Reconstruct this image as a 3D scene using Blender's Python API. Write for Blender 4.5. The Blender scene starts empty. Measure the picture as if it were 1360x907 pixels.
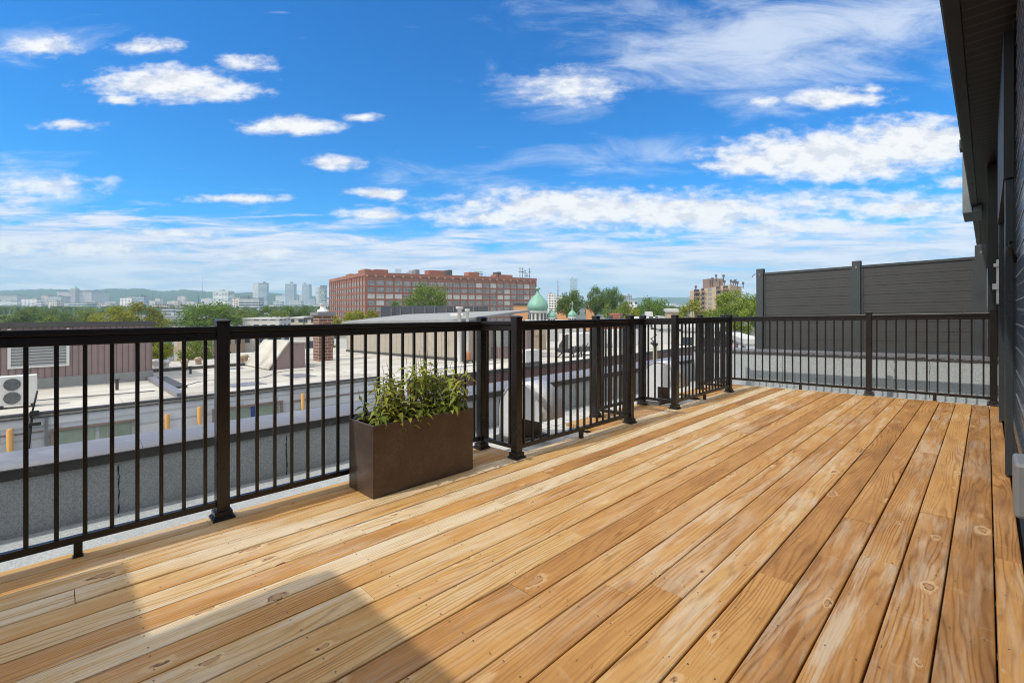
import bpy, bmesh, math, random
from mathutils import Vector, Matrix
random.seed(11)
sc = bpy.context.scene
COL = sc.collection
R = math.radians

# ------------------------------------------------------------------ frames
F = 616.81 / 1360.0            # focal length in picture widths
TH = 0.7963                    # the deck boards run 45.6 degrees to the right of the view
S, C = math.sin(TH), math.cos(TH)
HC = 1.1                       # eye height over the deck
FP = 616.81
SX, SY = 0.0163, -0.0335       # the roof and its deck fall a little for drainage


def B(u, v, h):
    """u along the boards, v across towards the railing, h over the sloping deck plane"""
    xc = u * S - v * C
    yc = u * C + v * S
    return Vector((-v, u, h + SX * xc + SY * yc))


def CW(xc, yc, z):
    """level city frame: xc across, yc depth, z height over the deck at the camera"""
    u = xc * S + yc * C
    v = -xc * C + yc * S
    return Vector((-v, u, z))


def PX(x, y, Y):
    return CW((x - 680) / FP * Y, Y, HC - (y - 404) / FP * Y)


def ZY(y, Y):
    return HC - (y - 404) / FP * Y


def XP(x, Y):
    return (x - 680) / FP * Y


# ------------------------------------------------------------------ objects
def tag(o, label=None, cat=None, group=None, kind=None):
    if label: o['label'] = label
    if cat: o['category'] = cat
    if group: o['group'] = group
    if kind: o['kind'] = kind
    return o


def thing(name, loc, label, cat, group=None, rz=0):
    o = bpy.data.objects.new(name, None)
    o.empty_display_size = 0.1
    COL.objects.link(o)
    o.location = loc
    o.rotation_euler = (0, 0, rz)
    return tag(o, label, cat, group)


class MB:
    """collects shapes, then links them as ONE mesh object"""
    def __init__(self):
        self.v, self.f, self.c, self.sm = [], [], [], []

    def add(self, verts, faces, col=None, smooth=False):
        n = len(self.v)
        self.v += [Vector(p) for p in verts]
        for f in faces:
            self.f.append([n + i for i in f])
            self.c.append(col or (1, 1, 1))
            self.sm.append(smooth)
        return self

    def hexa(self, p, col=None):
        return self.add(p, [(0, 3, 2, 1), (4, 5, 6, 7), (0, 1, 5, 4), (1, 2, 6, 5), (2, 3, 7, 6), (3, 0, 4, 7)], col)

    def bbox(self, u0, u1, v0, v1, h0, h1, col=None):
        return self.hexa([B(u0, v1, h0), B(u0, v0, h0), B(u1, v0, h0), B(u1, v1, h0),
                          B(u0, v1, h1), B(u0, v0, h1), B(u1, v0, h1), B(u1, v1, h1)], col)

    def cbox(self, x0, x1, y0, y1, z0, z1, col=None):
        return self.hexa([CW(x0, y0, z0), CW(x1, y0, z0), CW(x1, y1, z0), CW(x0, y1, z0),
                          CW(x0, y0, z1), CW(x1, y0, z1), CW(x1, y1, z1), CW(x0, y1, z1)], col)

    def box(self, x0, x1, y0, y1, z0, z1, col=None, M=None):
        p = [Vector(q) for q in ((x0, y0, z0), (x1, y0, z0), (x1, y1, z0), (x0, y1, z0),
                                 (x0, y0, z1), (x1, y0, z1), (x1, y1, z1), (x0, y1, z1))]
        if M is not None: p = [M @ q for q in p]
        return self.hexa(p, col)

    def lathe(self, cx, cy, prof, n=20, smooth=True, col=None, cap=True):
        vs, fs = [], []
        for (r, z) in prof:
            for k in range(n):
                a = 2 * math.pi * k / n
                vs.append(Vector((cx + r * math.cos(a), cy + r * math.sin(a), z)))
        for i in range(len(prof) - 1):
            for k in range(n):
                k2 = (k + 1) % n
                fs.append((i * n + k, i * n + k2, (i + 1) * n + k2, (i + 1) * n + k))
        self.add(vs, fs, col, smooth)
        if cap:
            m = len(prof)
            self.add(vs[:n], [tuple(range(n))[::-1]], col)
            self.add(vs[(m - 1) * n:], [tuple(range(n))], col)
        return self

    def tube(self, pts, rad, n=6, col=None):
        pts = [Vector(p) for p in pts]
        rads = rad if isinstance(rad, (list, tuple)) else [rad] * len(pts)
        vs, fs = [], []
        for i, p in enumerate(pts):
            d = (pts[min(i + 1, len(pts) - 1)] - pts[max(i - 1, 0)]).normalized()
            a = d.orthogonal().normalized() if abs(d.z) < 0.95 else d.cross(Vector((0, 1, 0))).normalized()
            b = d.cross(a)
            for k in range(n):
                t = 2 * math.pi * k / n
                vs.append(p + (a * math.cos(t) + b * math.sin(t)) * rads[i])
        for i in range(len(pts) - 1):
            for k in range(n):
                k2 = (k + 1) % n
                fs.append((i * n + k, i * n + k2, (i + 1) * n + k2, (i + 1) * n + k))
        fs.append(tuple(range(n))[::-1])
        fs.append(tuple((len(pts) - 1) * n + k for k in range(n)))
        return self.add(vs, fs, col, True)

    def prism(self, pts, ext, col=None):
        n = len(pts)
        a = [Vector(p) for p in pts]
        b = [p + Vector(ext) for p in a]
        return self.add(a + b, [tuple(range(n))[::-1], tuple(range(n, 2 * n))] +
                        [(i, (i + 1) % n, n + (i + 1) % n, n + i) for i in range(n)], col)

    def data(self, name, mat, o=Vector((0, 0, 0)), fix=True):
        me = bpy.data.meshes.new(name)
        me.from_pydata([tuple(p - o) for p in self.v], [], self.f)
        me.materials.append(mat)
        at = me.attributes.new('tint', 'FLOAT_COLOR', 'FACE')
        flat = []
        for c in self.c: flat += [c[0], c[1], c[2], 1.0]
        at.data.foreach_set('color', flat)
        me.polygons.foreach_set('use_smooth', self.sm)
        if fix:
            bm = bmesh.new(); bm.from_mesh(me)
            bmesh.ops.recalc_face_normals(bm, faces=bm.faces)
            bm.to_mesh(me); bm.free()
        me.update()
        return me

    def build(self, name, mat, parent=None, bevel=0, fix=True, origin=None):
        if parent is not None:
            loc = parent_loc(parent)
        else:
            loc = origin if origin is not None else Vector((
                (min(p.x for p in self.v) + max(p.x for p in self.v)) / 2,
                (min(p.y for p in self.v) + max(p.y for p in self.v)) / 2, min(p.z for p in self.v)))
        o = bpy.data.objects.new(name, self.data(name, mat, loc, fix))
        COL.objects.link(o)
        if parent is not None:
            o.parent = parent
        else:
            o.location = loc
        if bevel:
            m = o.modifiers.new('bevel', 'BEVEL'); m.width = bevel; m.segments = 2; m.limit_method = 'ANGLE'
            m.angle_limit = R(40)
        return o


def parent_loc(o):
    l = Vector(o.location)
    while o.parent is not None:
        o = o.parent; l += Vector(o.location)
    return l


def inst(me, name, loc, parent, rz=0):
    """a part that shares its mesh; loc is in world space, parents are never turned here"""
    o = bpy.data.objects.new(name, me); COL.objects.link(o)
    o.parent = parent
    o.location = Vector(loc) - parent_loc(parent)
    o.rotation_euler = (0, 0, rz)
    return o


def kids(o):
    return [c for c in bpy.data.objects if c.parent == o]


def copy_tree(o, parent=None):
    c = o.copy(); COL.objects.link(c)
    if parent is not None: c.parent = parent
    for ch in kids(o): copy_tree(ch, c)
    return c


# ------------------------------------------------------------------ node helpers
class NT:
    def __init__(self, nt):
        self.t = nt; self.n = nt.nodes; self.l = nt.links

    def new(self, ty, **kw):
        n = self.n.new(ty)
        for k, v in kw.items():
            if k == 'ins':
                for i, val in v.items(): self.put(n.inputs[i], val)
            else: setattr(n, k, v)
        return n

    def put(self, sock, val):
        if hasattr(val, 'links') or hasattr(val, 'is_output'):
            self.l.new(val, sock)
        else:
            if sock.type == 'RGBA' and hasattr(val, '__len__') and len(val) == 3: val = (*val, 1)
            sock.default_value = val

    def m(self, op, a, b=0.0, c=None, clamp=False):
        n = self.n.new('ShaderNodeMath'); n.operation = op; n.use_clamp = clamp
        self.put(n.inputs[0], a); self.put(n.inputs[1], b)
        if c is not None: self.put(n.inputs[2], c)
        return n.outputs[0]

    def vm(self, op, a, b=None):
        n = self.n.new('ShaderNodeVectorMath'); n.operation = op
        self.put(n.inputs[0], a)
        if b is not None: self.put(n.inputs[1], b)
        return n.outputs['Value'] if op in ('DOT_PRODUCT', 'LENGTH', 'DISTANCE') else n.outputs[0]

    def mix(self, fac, a, b, mode='MIX'):
        n = self.n.new('ShaderNodeMix'); n.data_type = 'RGBA'; n.blend_type = mode
        self.put(n.inputs[0], fac); self.put(n.inputs[6], a); self.put(n.inputs[7], b)
        return n.outputs[2]

    def ramp(self, fac, stops, interp='LINEAR'):
        n = self.n.new('ShaderNodeValToRGB'); n.color_ramp.interpolation = interp
        e = n.color_ramp.elements
        while len(e) < len(stops): e.new(0.5)
        for i, (p, c) in enumerate(stops):
            e[i].position = p
            if not hasattr(c, '__len__'): c = (c, c, c)
            e[i].color = (*c, 1)
        self.put(n.inputs[0], fac)
        return n.outputs[0]

    def sm(self, x, a, b, lo=0.0, hi=1.0):
        n = self.n.new('ShaderNodeMapRange'); n.interpolation_type = 'SMOOTHSTEP'
        self.put(n.inputs[0], x); self.put(n.inputs[1], a); self.put(n.inputs[2], b)
        self.put(n.inputs[3], lo); self.put(n.inputs[4], hi)
        return n.outputs[0]

    def noise(self, vec, scale, detail=3, rough=0.55, dist=0.0, col=False):
        n = self.n.new('ShaderNodeTexNoise')
        if vec is not None: self.put(n.inputs['Vector'], vec)
        n.inputs['Scale'].default_value = scale; n.inputs['Detail'].default_value = detail
        n.inputs['Roughness'].default_value = rough; n.inputs['Distortion'].default_value = dist
        return n.outputs['Color' if col else 'Fac']

    def scale(self, vec, s):
        n = self.n.new('ShaderNodeMapping'); self.put(n.inputs['Vector'], vec)
        n.inputs['Scale'].default_value = s
        return n.outputs[0]

    def sep(self, vec):
        n = self.n.new('ShaderNodeSeparateXYZ'); self.put(n.inputs[0], vec); return n.outputs

    def comb(self, x, y, z):
        n = self.n.new('ShaderNodeCombineXYZ')
        for i, q in enumerate((x, y, z)): self.put(n.inputs[i], q)
        return n.outputs[0]


def material(name):
    m = bpy.data.materials.new(name); m.use_nodes = True
    t = NT(m.node_tree); b = m.node_tree.nodes['Principled BSDF']
    return m, t, b


def bump(t, b, height, strength=0.4, dist=0.01):
    n = t.new('ShaderNodeBump'); n.inputs['Strength'].default_value = strength
    n.inputs['Distance'].default_value = dist
    t.put(n.inputs['Height'], height); t.put(b.inputs['Normal'], n.outputs[0])


def obco(t): return t.new('ShaderNodeTexCoord').outputs['Object']
def geo(t): return t.new('ShaderNodeNewGeometry').outputs['Position']
def tintc(t): return t.new('ShaderNodeAttribute', attribute_name='tint').outputs['Color']


def plain(name, col, rough=0.5, metal=0.0, var=0.25, scale=4.0, bmp=0.0, bscale=200, spec=0.5, dirt=None):
    m, t, b = material(name)
    co = geo(t)
    n = t.noise(co, scale, 5, 0.6)
    k = t.m('MULTIPLY_ADD', n, 2 * var, 1 - var)
    c = t.mix(1.0, (*col, 1), t.comb(k, k, k), 'MULTIPLY')
    if dirt:
        d = t.sm(t.noise(co, dirt[1], 6, 0.65), dirt[2], dirt[2] + 0.2)
        c = t.mix(t.m('MULTIPLY', d, dirt[3]), c, (*dirt[0], 1))
    t.put(b.inputs['Base Color'], c)
    b.inputs['Metallic'].default_value = metal
    t.put(b.inputs['Roughness'], t.m('MULTIPLY_ADD', n, 0.2, rough - 0.1))
    b.inputs['Specular IOR Level'].default_value = spec
    if bmp: bump(t, b, t.noise(co, bscale, 3), bmp, 0.004)
    return m


# ------------------------------------------------------------------ materials
def mat_deck():
    m, t, b = material('deck_wood')
    co = geo(t); at = tintc(t)
    r = t.sep(at)                     # r: board seed, g: tone, b: bleaching
    x, y, z = t.sep(co)
    sx = t.m('MULTIPLY_ADD', r[0], 37.0, x)
    sy = t.m('MULTIPLY_ADD', r[0], 91.0, y)
    base = t.comb(sx, sy, 0.0)
    # growth rings: cathedral figure from a slow field across the board
    slow = t.noise(t.scale(base, (4.5, 0.45, 1)), 1.0, 3, 0.5)
    # knots bend the grain
    wob = t.vm('MULTIPLY', t.vm('SUBTRACT', t.noise(t.scale(base, (30, 14, 1)), 1.0, 3, 0.6, 0, True), (.5, .5, .5)), (0.35, 0.35, 0))
    vk = t.new('ShaderNodeTexVoronoi'); vk.inputs['Scale'].default_value = 1.0
    t.put(vk.inputs['Vector'], t.vm('ADD', t.scale(base, (9.0, 4.0, 1)), wob))
    vc = t.sep(vk.outputs['Color'])
    kd = t.m('MULTIPLY', vk.outputs['Distance'], t.m('MULTIPLY_ADD', vc[1], 2.2, 0.9))
    kn_on = t.m('GREATER_THAN', vc[0], 0.60)
    knot = t.m('MULTIPLY', t.sm(kd, 0.46, 0.0), kn_on)
    phase = t.m('ADD', t.m('MULTIPLY', slow, 105.0), t.m('MULTIPLY', knot, 11.0))
    phase = t.m('ADD', phase, t.m('MULTIPLY', sx, 330.0))
    ring = t.m('MULTIPLY_ADD', t.m('SINE', phase), 0.5, 0.5)
    ring = t.m('POWER', ring, 3.0)
    fade = t.m('MULTIPLY_ADD', t.sm(t.noise(t.scale(base, (7, 1.0, 1)), 1.0, 2), 0.35, 0.65), 0.75, 0.25)
    ring = t.m('MULTIPLY', ring, fade)
    fibre = t.noise(t.scale(base, (380, 7, 1)), 1.0, 3, 0.65)
    patch = t.noise(t.scale(base, (10, 1.7, 1)), 1.0, 5, 0.65)
    tone = t.m('ADD', t.m('MULTIPLY_ADD', r[1], 1.0, -0.10), t.m('MULTIPLY', t.m('SUBTRACT', patch, 0.5), 1.05))
    colr = t.ramp(tone, [(0.0, (0.245, 0.117, 0.036)), (0.22, (0.378, 0.182, 0.050)), (0.45, (0.485, 0.255, 0.076)),
                         (0.68, (0.535, 0.34, 0.132)), (1.0, (0.62, 0.50, 0.325))])
    dark = t.mix(1.0, colr, (0.55, 0.44, 0.34, 1), 'MULTIPLY')
    c = t.mix(t.m('MULTIPLY', ring, 0.9), colr, dark)
    c = t.mix(t.m('MULTIPLY', t.sm(fibre, 0.48, 0.75), 0.5), c, (0.25, 0.125, 0.048, 1))
    # weathered, bleached streaks and patches
    bl = t.noise(t.scale(base, (19, 1.5, 1)), 1.0, 6, 0.66)
    bl2 = t.noise(co, 1.4, 3)
    blm = t.m('MULTIPLY', t.sm(t.m('ADD', bl, t.m('MULTIPLY', t.m('SUBTRACT', bl2, 0.5), 0.5)), 0.44, 0.66), r[2])
    c = t.mix(t.m('MULTIPLY', blm, 0.70), c, (0.62, 0.545, 0.415, 1))
    grey = t.m('MULTIPLY', t.sm(t.noise(t.scale(base, (24, 2.2, 1)), 1.0, 5, 0.7), 0.55, 0.75), t.m('MULTIPLY', r[2], 0.45))
    c = t.mix(grey, c, (0.36, 0.33, 0.285, 1))
    # planer chatter across the board
    ch = t.noise(t.scale(base, (5, 16, 1)), 1.0, 3, 0.6, 1.2)
    c = t.mix(t.m('MULTIPLY', t.sm(ch, 0.60, 0.80), 0.22), c, (0.66, 0.50, 0.30, 1))
    # knots: pale torn grain round them, warm core, dark broken rim
    c = t.mix(t.m('MULTIPLY', t.sm(knot, 0.08, 0.35), 0.42), c, (0.66, 0.46, 0.25, 1))
    c = t.mix(t.m('MULTIPLY', t.sm(knot, 0.5, 0.62), 0.6), c, (0.31, 0.145, 0.055, 1))
    rim = t.m('MULTIPLY', t.m('MULTIPLY', t.sm(knot, 0.52, 0.60), t.sm(knot, 0.74, 0.64)), t.sm(t.noise(t.scale(base, (40, 40, 1)), 1.0, 2), 0.4, 0.55))
    c = t.mix(t.m('MULTIPLY', rim, 0.8), c, (0.075, 0.038, 0.02, 1))
    # fine checks and stains
    ck = t.noise(t.scale(base, (130, 2.6, 1)), 1.0, 2, 0.5, 0.4)
    ckm = t.m('MULTIPLY', t.sm(ck, 0.69, 0.75), 0.7)
    c = t.mix(ckm, c, (0.10, 0.05, 0.025, 1))
    st = t.noise(t.scale(base, (60, 26, 1)), 1.0, 2, 0.5)
    c = t.mix(t.m('MULTIPLY', t.sm(st, 0.72, 0.77), 0.75), c, (0.07, 0.045, 0.03, 1))
    t.put(b.inputs['Base Color'], c)
    t.put(b.inputs['Roughness'], t.m('MULTIPLY_ADD', ring, 0.12, 0.56))
    b.inputs['Specular IOR Level'].default_value = 0.3
    hgt = t.m('SUBTRACT', t.m('ADD', t.m('MULTIPLY', fibre, 0.5), t.m('MULTIPLY', ring, 0.4)), t.m('MULTIPLY', ckm, 1.2))
    bump(t, b, hgt, 0.28, 0.0025)
    return m


def mat_membrane():
    m, t, b = material('granulated_roof_membrane')
    co = geo(t)
    g = t.noise(co, 165, 3, 0.85)
    v = t.new('ShaderNodeTexVoronoi'); v.inputs['Scale'].default_value = 165; t.put(v.inputs['Vector'], co)
    sp = t.sep(v.outputs['Color'])[0]
    c = t.ramp(t.m('ADD', t.m('MULTIPLY', g, 0.6), t.m('MULTIPLY', sp, 0.5)),
               [(0.32, (0.29, 0.325, 0.345)), (0.55, (0.375, 0.405, 0.415)), (0.78, (0.48, 0.495, 0.49))])
    big = t.noise(co, 1.3, 5, 0.6)
    c = t.mix(t.sm(big, 0.45, 0.8, 0, 0.4), c, (0.27, 0.275, 0.27, 1))
    x, y, z = t.sep(co)
    run = t.noise(t.scale(co, (9, 9, 0.7)), 1.0, 4, 0.6)
    c = t.mix(t.sm(run, 0.56, 0.74, 0, 0.35), c, (0.24, 0.25, 0.25, 1))
    t.put(b.inputs['Base Color'], c); b.inputs['Roughness'].default_value = 0.95
    bump(t, b, sp, 0.6, 0.003)
    return m


def mat_siding(name, col, pitch=0.3, axis='u', rough=0.5, groove=0.12, alt=True):
    """ribbed sheet metal: ribs across the wall, the axis in object space"""
    m, t, b = material(name)
    co = obco(t); x, y, z = t.sep(co)
    a = {'u': y, 'v': x, 'z': z}[axis]
    fr = t.m('FRACT', t.m('DIVIDE', a, pitch))
    g = t.m('LESS_THAN', fr, groove)
    rib = t.m('LESS_THAN', t.m('ABSOLUTE', t.m('SUBTRACT', fr, 0.5)), 0.22)
    n = t.noise(co, 2.0, 5, 0.6)
    k = t.m('MULTIPLY_ADD', n, 0.4, 0.8)
    c = t.mix(1.0, (*col, 1), t.comb(k, k, k), 'MULTIPLY')
    if alt: c = t.mix(t.m('MULTIPLY', rib, 0.3), c, tuple(q * 1.35 for q in col))
    c = t.mix(t.m('MULTIPLY', g, 0.75), c, tuple(q * 0.25 for q in col))
    t.put(b.inputs['Base Color'], c); b.inputs['Roughness'].default_value = rough
    bump(t, b, t.m('SUBTRACT', t.m('MULTIPLY', rib, 0.5), g), 0.6, 0.02)
    return m


def mat_facade(name, glass=(0.05, 0.07, 0.09), w=3.4, h=3.3, fw=0.6, fh=0.5, rough=0.6, blinds=0.25):
    """far buildings: wall colour from the object, storeys of windows in its own metres"""
    m, t, b = material(name)
    co = obco(t); x, y, z = t.sep(co)
    nx = t.sep(t.new('ShaderNodeTexCoord').outputs['Normal'])
    oi = t.new('ShaderNodeObjectInfo')
    isx = t.m('GREATER_THAN', t.m('ABSOLUTE', nx[0]), 0.7)
    a = t.m('ADD', t.m('MULTIPLY', isx, y), t.m('MULTIPLY', t.m('SUBTRACT', 1.0, isx), x))
    a = t.m('ADD', a, 500.0)
    top = t.m('GREATER_THAN', nx[2], 0.5)
    fa = t.m('FRACT', t.m('DIVIDE', a, w)); fz = t.m('FRACT', t.m('DIVIDE', z, h))
    wa = t.m('LESS_THAN', t.m('ABSOLUTE', t.m('SUBTRACT', fa, 0.5)), fw / 2)
    wz = t.m('LESS_THAN', t.m('ABSOLUTE', t.m('SUBTRACT', fz, 0.5)), fh / 2)
    win = t.m('MULTIPLY', t.m('MULTIPLY', wa, wz), t.m('SUBTRACT', 1.0, top))
    wn = t.new('ShaderNodeTexWhiteNoise', noise_dimensions='3D')
    t.put(wn.inputs['Vector'], t.comb(t.m('FLOOR', t.m('DIVIDE', a, w)), t.m('FLOOR', t.m('DIVIDE', z, h)), isx))
    bl = t.m('LESS_THAN', wn.outputs['Value'], blinds)
    gl = t.mix(bl, (*glass, 1), (0.42, 0.43, 0.42, 1))
    n = t.noise(co, 0.12, 4)
    k = t.m('MULTIPLY_ADD', n, 0.5, 0.75)
    wall = t.mix(1.0, oi.outputs['Color'], t.comb(k, k, k), 'MULTIPLY')
    t.put(b.inputs['Base Color'], t.mix(win, wall, gl))
    t.put(b.inputs['Roughness'], t.m('MULTIPLY_ADD', win, 0.2 - rough, rough))
    return m


def mat_brick(name, c1, c2, mortar, bw=0.22, bh=0.075, horiz='xy'):
    m, t, b = material(name)
    co = obco(t); x, y, z = t.sep(co)
    br = t.new('ShaderNodeTexBrick')
    t.put(br.inputs['Vector'], t.comb(t.m('ADD', x, y), z, 0.0))
    for k, val in (('Color1', (*c1, 1)), ('Color2', (*c2, 1)), ('Mortar', (*mortar, 1))): br.inputs[k].default_value = val
    br.inputs['Scale'].default_value = 1.0; br.inputs['Brick Width'].default_value = bw
    br.inputs['Row Height'].default_value = bh; br.inputs['Mortar Size'].default_value = bh * 0.12
    n = t.noise(co, 0.35, 5, 0.65)
    k = t.m('MULTIPLY_ADD', n, 0.8, 0.6)
    t.put(b.inputs['Base Color'], t.mix(1.0, br.outputs['Color'], t.comb(k, k, k), 'MULTIPLY'))
    b.inputs['Roughness'].default_value = 0.9
    return m


def mat_leaf(name, c1, c2, transl=0.35):
    m, t, b = material(name)
    at = t.sep(tintc(t))
    oi = t.new('ShaderNodeObjectInfo')
    c = t.mix(at[0], (*c1, 1), (*c2, 1))
    c = t.mix(1.0, c, oi.outputs['Color'], 'MULTIPLY')
    t.put(b.inputs['Base Color'], c); b.inputs['Roughness'].default_value = 0.55
    b.inputs['Specular IOR Level'].default_value = 0.25
    tr = t.new('ShaderNodeBsdfTranslucent'); t.put(tr.inputs['Color'], c)
    mx = t.new('ShaderNodeMixShader'); mx.inputs[0].default_value = transl
    t.l.new(b.outputs[0], mx.inputs[1]); t.l.new(tr.outputs[0], mx.inputs[2])
    t.l.new(mx.outputs[0], t.n['Material Output'].inputs['Surface'])
    return m


def mat_pale_roof():
    m, t, b = material('pale_flat_roofing')
    co = geo(t)
    n = t.noise(t.scale(co, (0.5, 0.28, 0.5)), 1.0, 6, 0.65)
    n2 = t.noise(co, 0.15, 3)
    c = t.ramp(n, [(0.28, (0.24, 0.225, 0.195)), (0.46, (0.40, 0.38, 0.33)), (0.70, (0.56, 0.545, 0.49))])
    c = t.mix(t.sm(n2, 0.55, 0.72, 0, 0.5), c, (0.38, 0.35, 0.30, 1))
    x, y, z = t.sep(co)
    seam = t.m('LESS_THAN', t.m('FRACT', t.m('DIVIDE', y, 2.0)), 0.03)
    c = t.mix(t.m('MULTIPLY', seam, 0.35), c, (0.25, 0.23, 0.2, 1))
    t.put(b.inputs['Base Color'], c); b.inputs['Roughness'].default_value = 0.85
    return m


M = {}
M['deck'] = mat_deck()
M['membrane'] = mat_membrane()
M['rail'] = plain('dark_bronze_powder_coat', (0.0115, 0.0095, 0.0088), 0.30, 0, 0.2, 9)
M['base'] = plain('black_post_base', (0.012, 0.012, 0.013), 0.25, 0, 0.2, 9)
M['screen'] = plain('charcoal_screen_slats', (0.049, 0.051, 0.051), 0.6, 0, 0.18, 3, 0.1, 120)
M['screenpost'] = plain('charcoal_screen_posts', (0.058, 0.065, 0.069), 0.42, 0.2, 0.15, 4)
M['cap'] = plain('grey_parapet_cap', (0.165, 0.167, 0.186), 0.5, 0.0, 0.08, 1.2, 0.03, 30, dirt=((0.27, 0.275, 0.285), 2.5, 0.5, 0.5))
M['flash'] = plain('dark_flashing', (0.055, 0.055, 0.055), 0.6, 0, 0.3, 4, dirt=((0.2, 0.2, 0.19), 12, 0.58, 0.6))
M['galv'] = plain('galvanised_sheet', (0.60, 0.61, 0.62), 0.42, 0.25, 0.10, 5, 0.05, 40)
M['stemshade'] = plain('galvanised_stem_shade', (0.085, 0.062, 0.05), 0.5, 0.1, 0.2, 6)  # galvanised stem with its shade and the deck's reflection painted in as brown
M['black'] = plain('black_rubber', (0.012, 0.012, 0.012), 0.6)
M['white'] = plain('white_paint', (0.60, 0.60, 0.58), 0.5, 0, 0.1, 3)
M['greypaint'] = plain('grey_plastic', (0.17, 0.175, 0.18), 0.4, 0, 0.06, 6)
M['soil'] = plain('potting_soil', (0.035, 0.024, 0.018), 0.95, 0, 0.5, 30, 0.8, 90)
M['fascia'] = plain('dark_metal_fascia', (0.018, 0.0185, 0.019), 0.45, 0.2, 0.2, 4)
M['frame'] = plain('dark_window_frame', (0.030, 0.033, 0.036), 0.4, 0.1, 0.2, 5)
M['jamb'] = plain('grey_door_frame', (0.042, 0.05, 0.056), 0.25, 0.2, 0.15, 5)
M['boxgrey'] = plain('grey_green_box_paint', (0.15, 0.165, 0.165), 0.5, 0.1, 0.15, 3)
M['paleroof'] = mat_pale_roof()
M['greyroof'] = plain('grey_flat_roofing', (0.24, 0.25, 0.25), 0.9, 0, 0.3, 0.6)
M['purple'] = mat_siding('mauve_ribbed_cladding', (0.21, 0.155, 0.15), 0.27, 'u', 0.6)
M['purplev'] = mat_siding('mauve_ribbed_cladding_end', (0.20, 0.145, 0.145), 0.27, 'v', 0.6)
M['beige'] = mat_siding('beige_sheet_cladding', (0.34, 0.30, 0.245), 1.05, 'v', 0.6, 0.05, False)
M['maroon'] = plain('maroon_fascia', (0.12, 0.062, 0.062), 0.6, 0, 0.25, 1.5)
M['louver'] = mat_siding('grey_louver_blades', (0.27, 0.29, 0.29), 0.16, 'z', 0.5, 0.3)
M['darkgrey'] = mat_siding('slate_wall_panels', (0.052, 0.056, 0.07), 5.0, 'v', 0.6, 0.02, False)
M['tan'] = plain('tan_stucco', (0.42, 0.33, 0.235), 0.85, 0, 0.2, 1.0)
M['orange'] = plain('orange_stucco', (0.55, 0.30, 0.15), 0.85, 0, 0.15, 1.0)
M['terra'] = plain('terracotta_pipe', (0.34, 0.15, 0.075), 0.7, 0, 0.2, 3)
M['copper'] = plain('verdigris_copper', (0.19, 0.37, 0.285), 0.6, 0.1, 0.35, 1.1, dirt=((0.09, 0.20, 0.16), 0.9, 0.52, 0.7))
M['drum'] = plain('pale_drum_stone', (0.47, 0.47, 0.45), 0.8, 0, 0.15, 1.0)
M['ltorange'] = plain('orange_brick_wall', (0.62, 0.30, 0.125), 0.8, 0, 0.1, 0.2)
M['facbrick'] = mat_brick('factory_brick', (0.29, 0.115, 0.072), (0.245, 0.097, 0.064), (0.28, 0.185, 0.14), 1.6, 0.5)
M['facpier'] = plain('factory_pier_brick', (0.295, 0.118, 0.074), 0.9, 0, 0.25, 0.15)
M['facstone'] = plain('factory_pier_caps', (0.52, 0.30, 0.17), 0.8, 0, 0.1, 0.2)
M['chimbrick'] = mat_brick('chimney_brick', (0.20, 0.085, 0.06), (0.14, 0.065, 0.05), (0.30, 0.26, 0.22), 0.8, 0.27)
M['blockwall'] = mat_brick('grey_block_wall', (0.46, 0.50, 0.53), (0.60, 0.62, 0.63), (0.40, 0.42, 0.43), 1.6, 0.45)
M['rust'] = plain('rusty_lintel', (0.24, 0.17, 0.14), 0.8, 0, 0.4, 2)
M['oldpane'] = plain('old_green_panes', (0.24, 0.29, 0.23), 0.3, 0, 0.5, 1.3, dirt=((0.2, 0.15, 0.08), 1.8, 0.55, 0.5))
M['bluepaint'] = plain('blue_paint', (0.03, 0.06, 0.22), 0.5)
M['yellow'] = plain('yellow_painted_post', (0.60, 0.33, 0.10), 0.55, 0, 0.15, 2)
M['pole'] = plain('weathered_timber', (0.33, 0.30, 0.17), 0.85, 0, 0.25, 3)
M['bark'] = plain('tree_bark', (0.10, 0.075, 0.05), 0.95, 0, 0.4, 2)
M['leafgreen'] = mat_leaf('broad_tree_leaves', (0.055, 0.092, 0.016), (0.185, 0.25, 0.045))
M['leafplant'] = mat_leaf('pointed_plant_leaves', (0.115, 0.165, 0.02), (0.50, 0.50, 0.09), 0.45)
M['stem'] = plain('purple_brown_stem', (0.085, 0.04, 0.035), 0.6, 0, 0.3, 20)
M['fac'] = mat_facade('city_block')
M['facglass'] = mat_facade('city_glass_block', (0.16, 0.24, 0.30), 1.8, 3.6, 0.86, 0.72, 0.35, 0.22)
M['facband'] = mat_facade('city_banded_block', (0.06, 0.085, 0.10), 9.0, 3.6, 0.94, 0.48, 0.6, 0.2)
M['antenna'] = plain('antenna_grey', (0.11, 0.12, 0.14), 0.6)
M['glassdark'] = plain('factory_window_glass', (0.22, 0.235, 0.235), 0.3, 0, 0.5, 0.25, dirt=((0.42, 0.43, 0.42), 0.3, 0.5, 0.7))
M['glasspale'] = plain('factory_window_blinds', (0.55, 0.56, 0.53), 0.4, 0, 0.25, 0.3)


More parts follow.
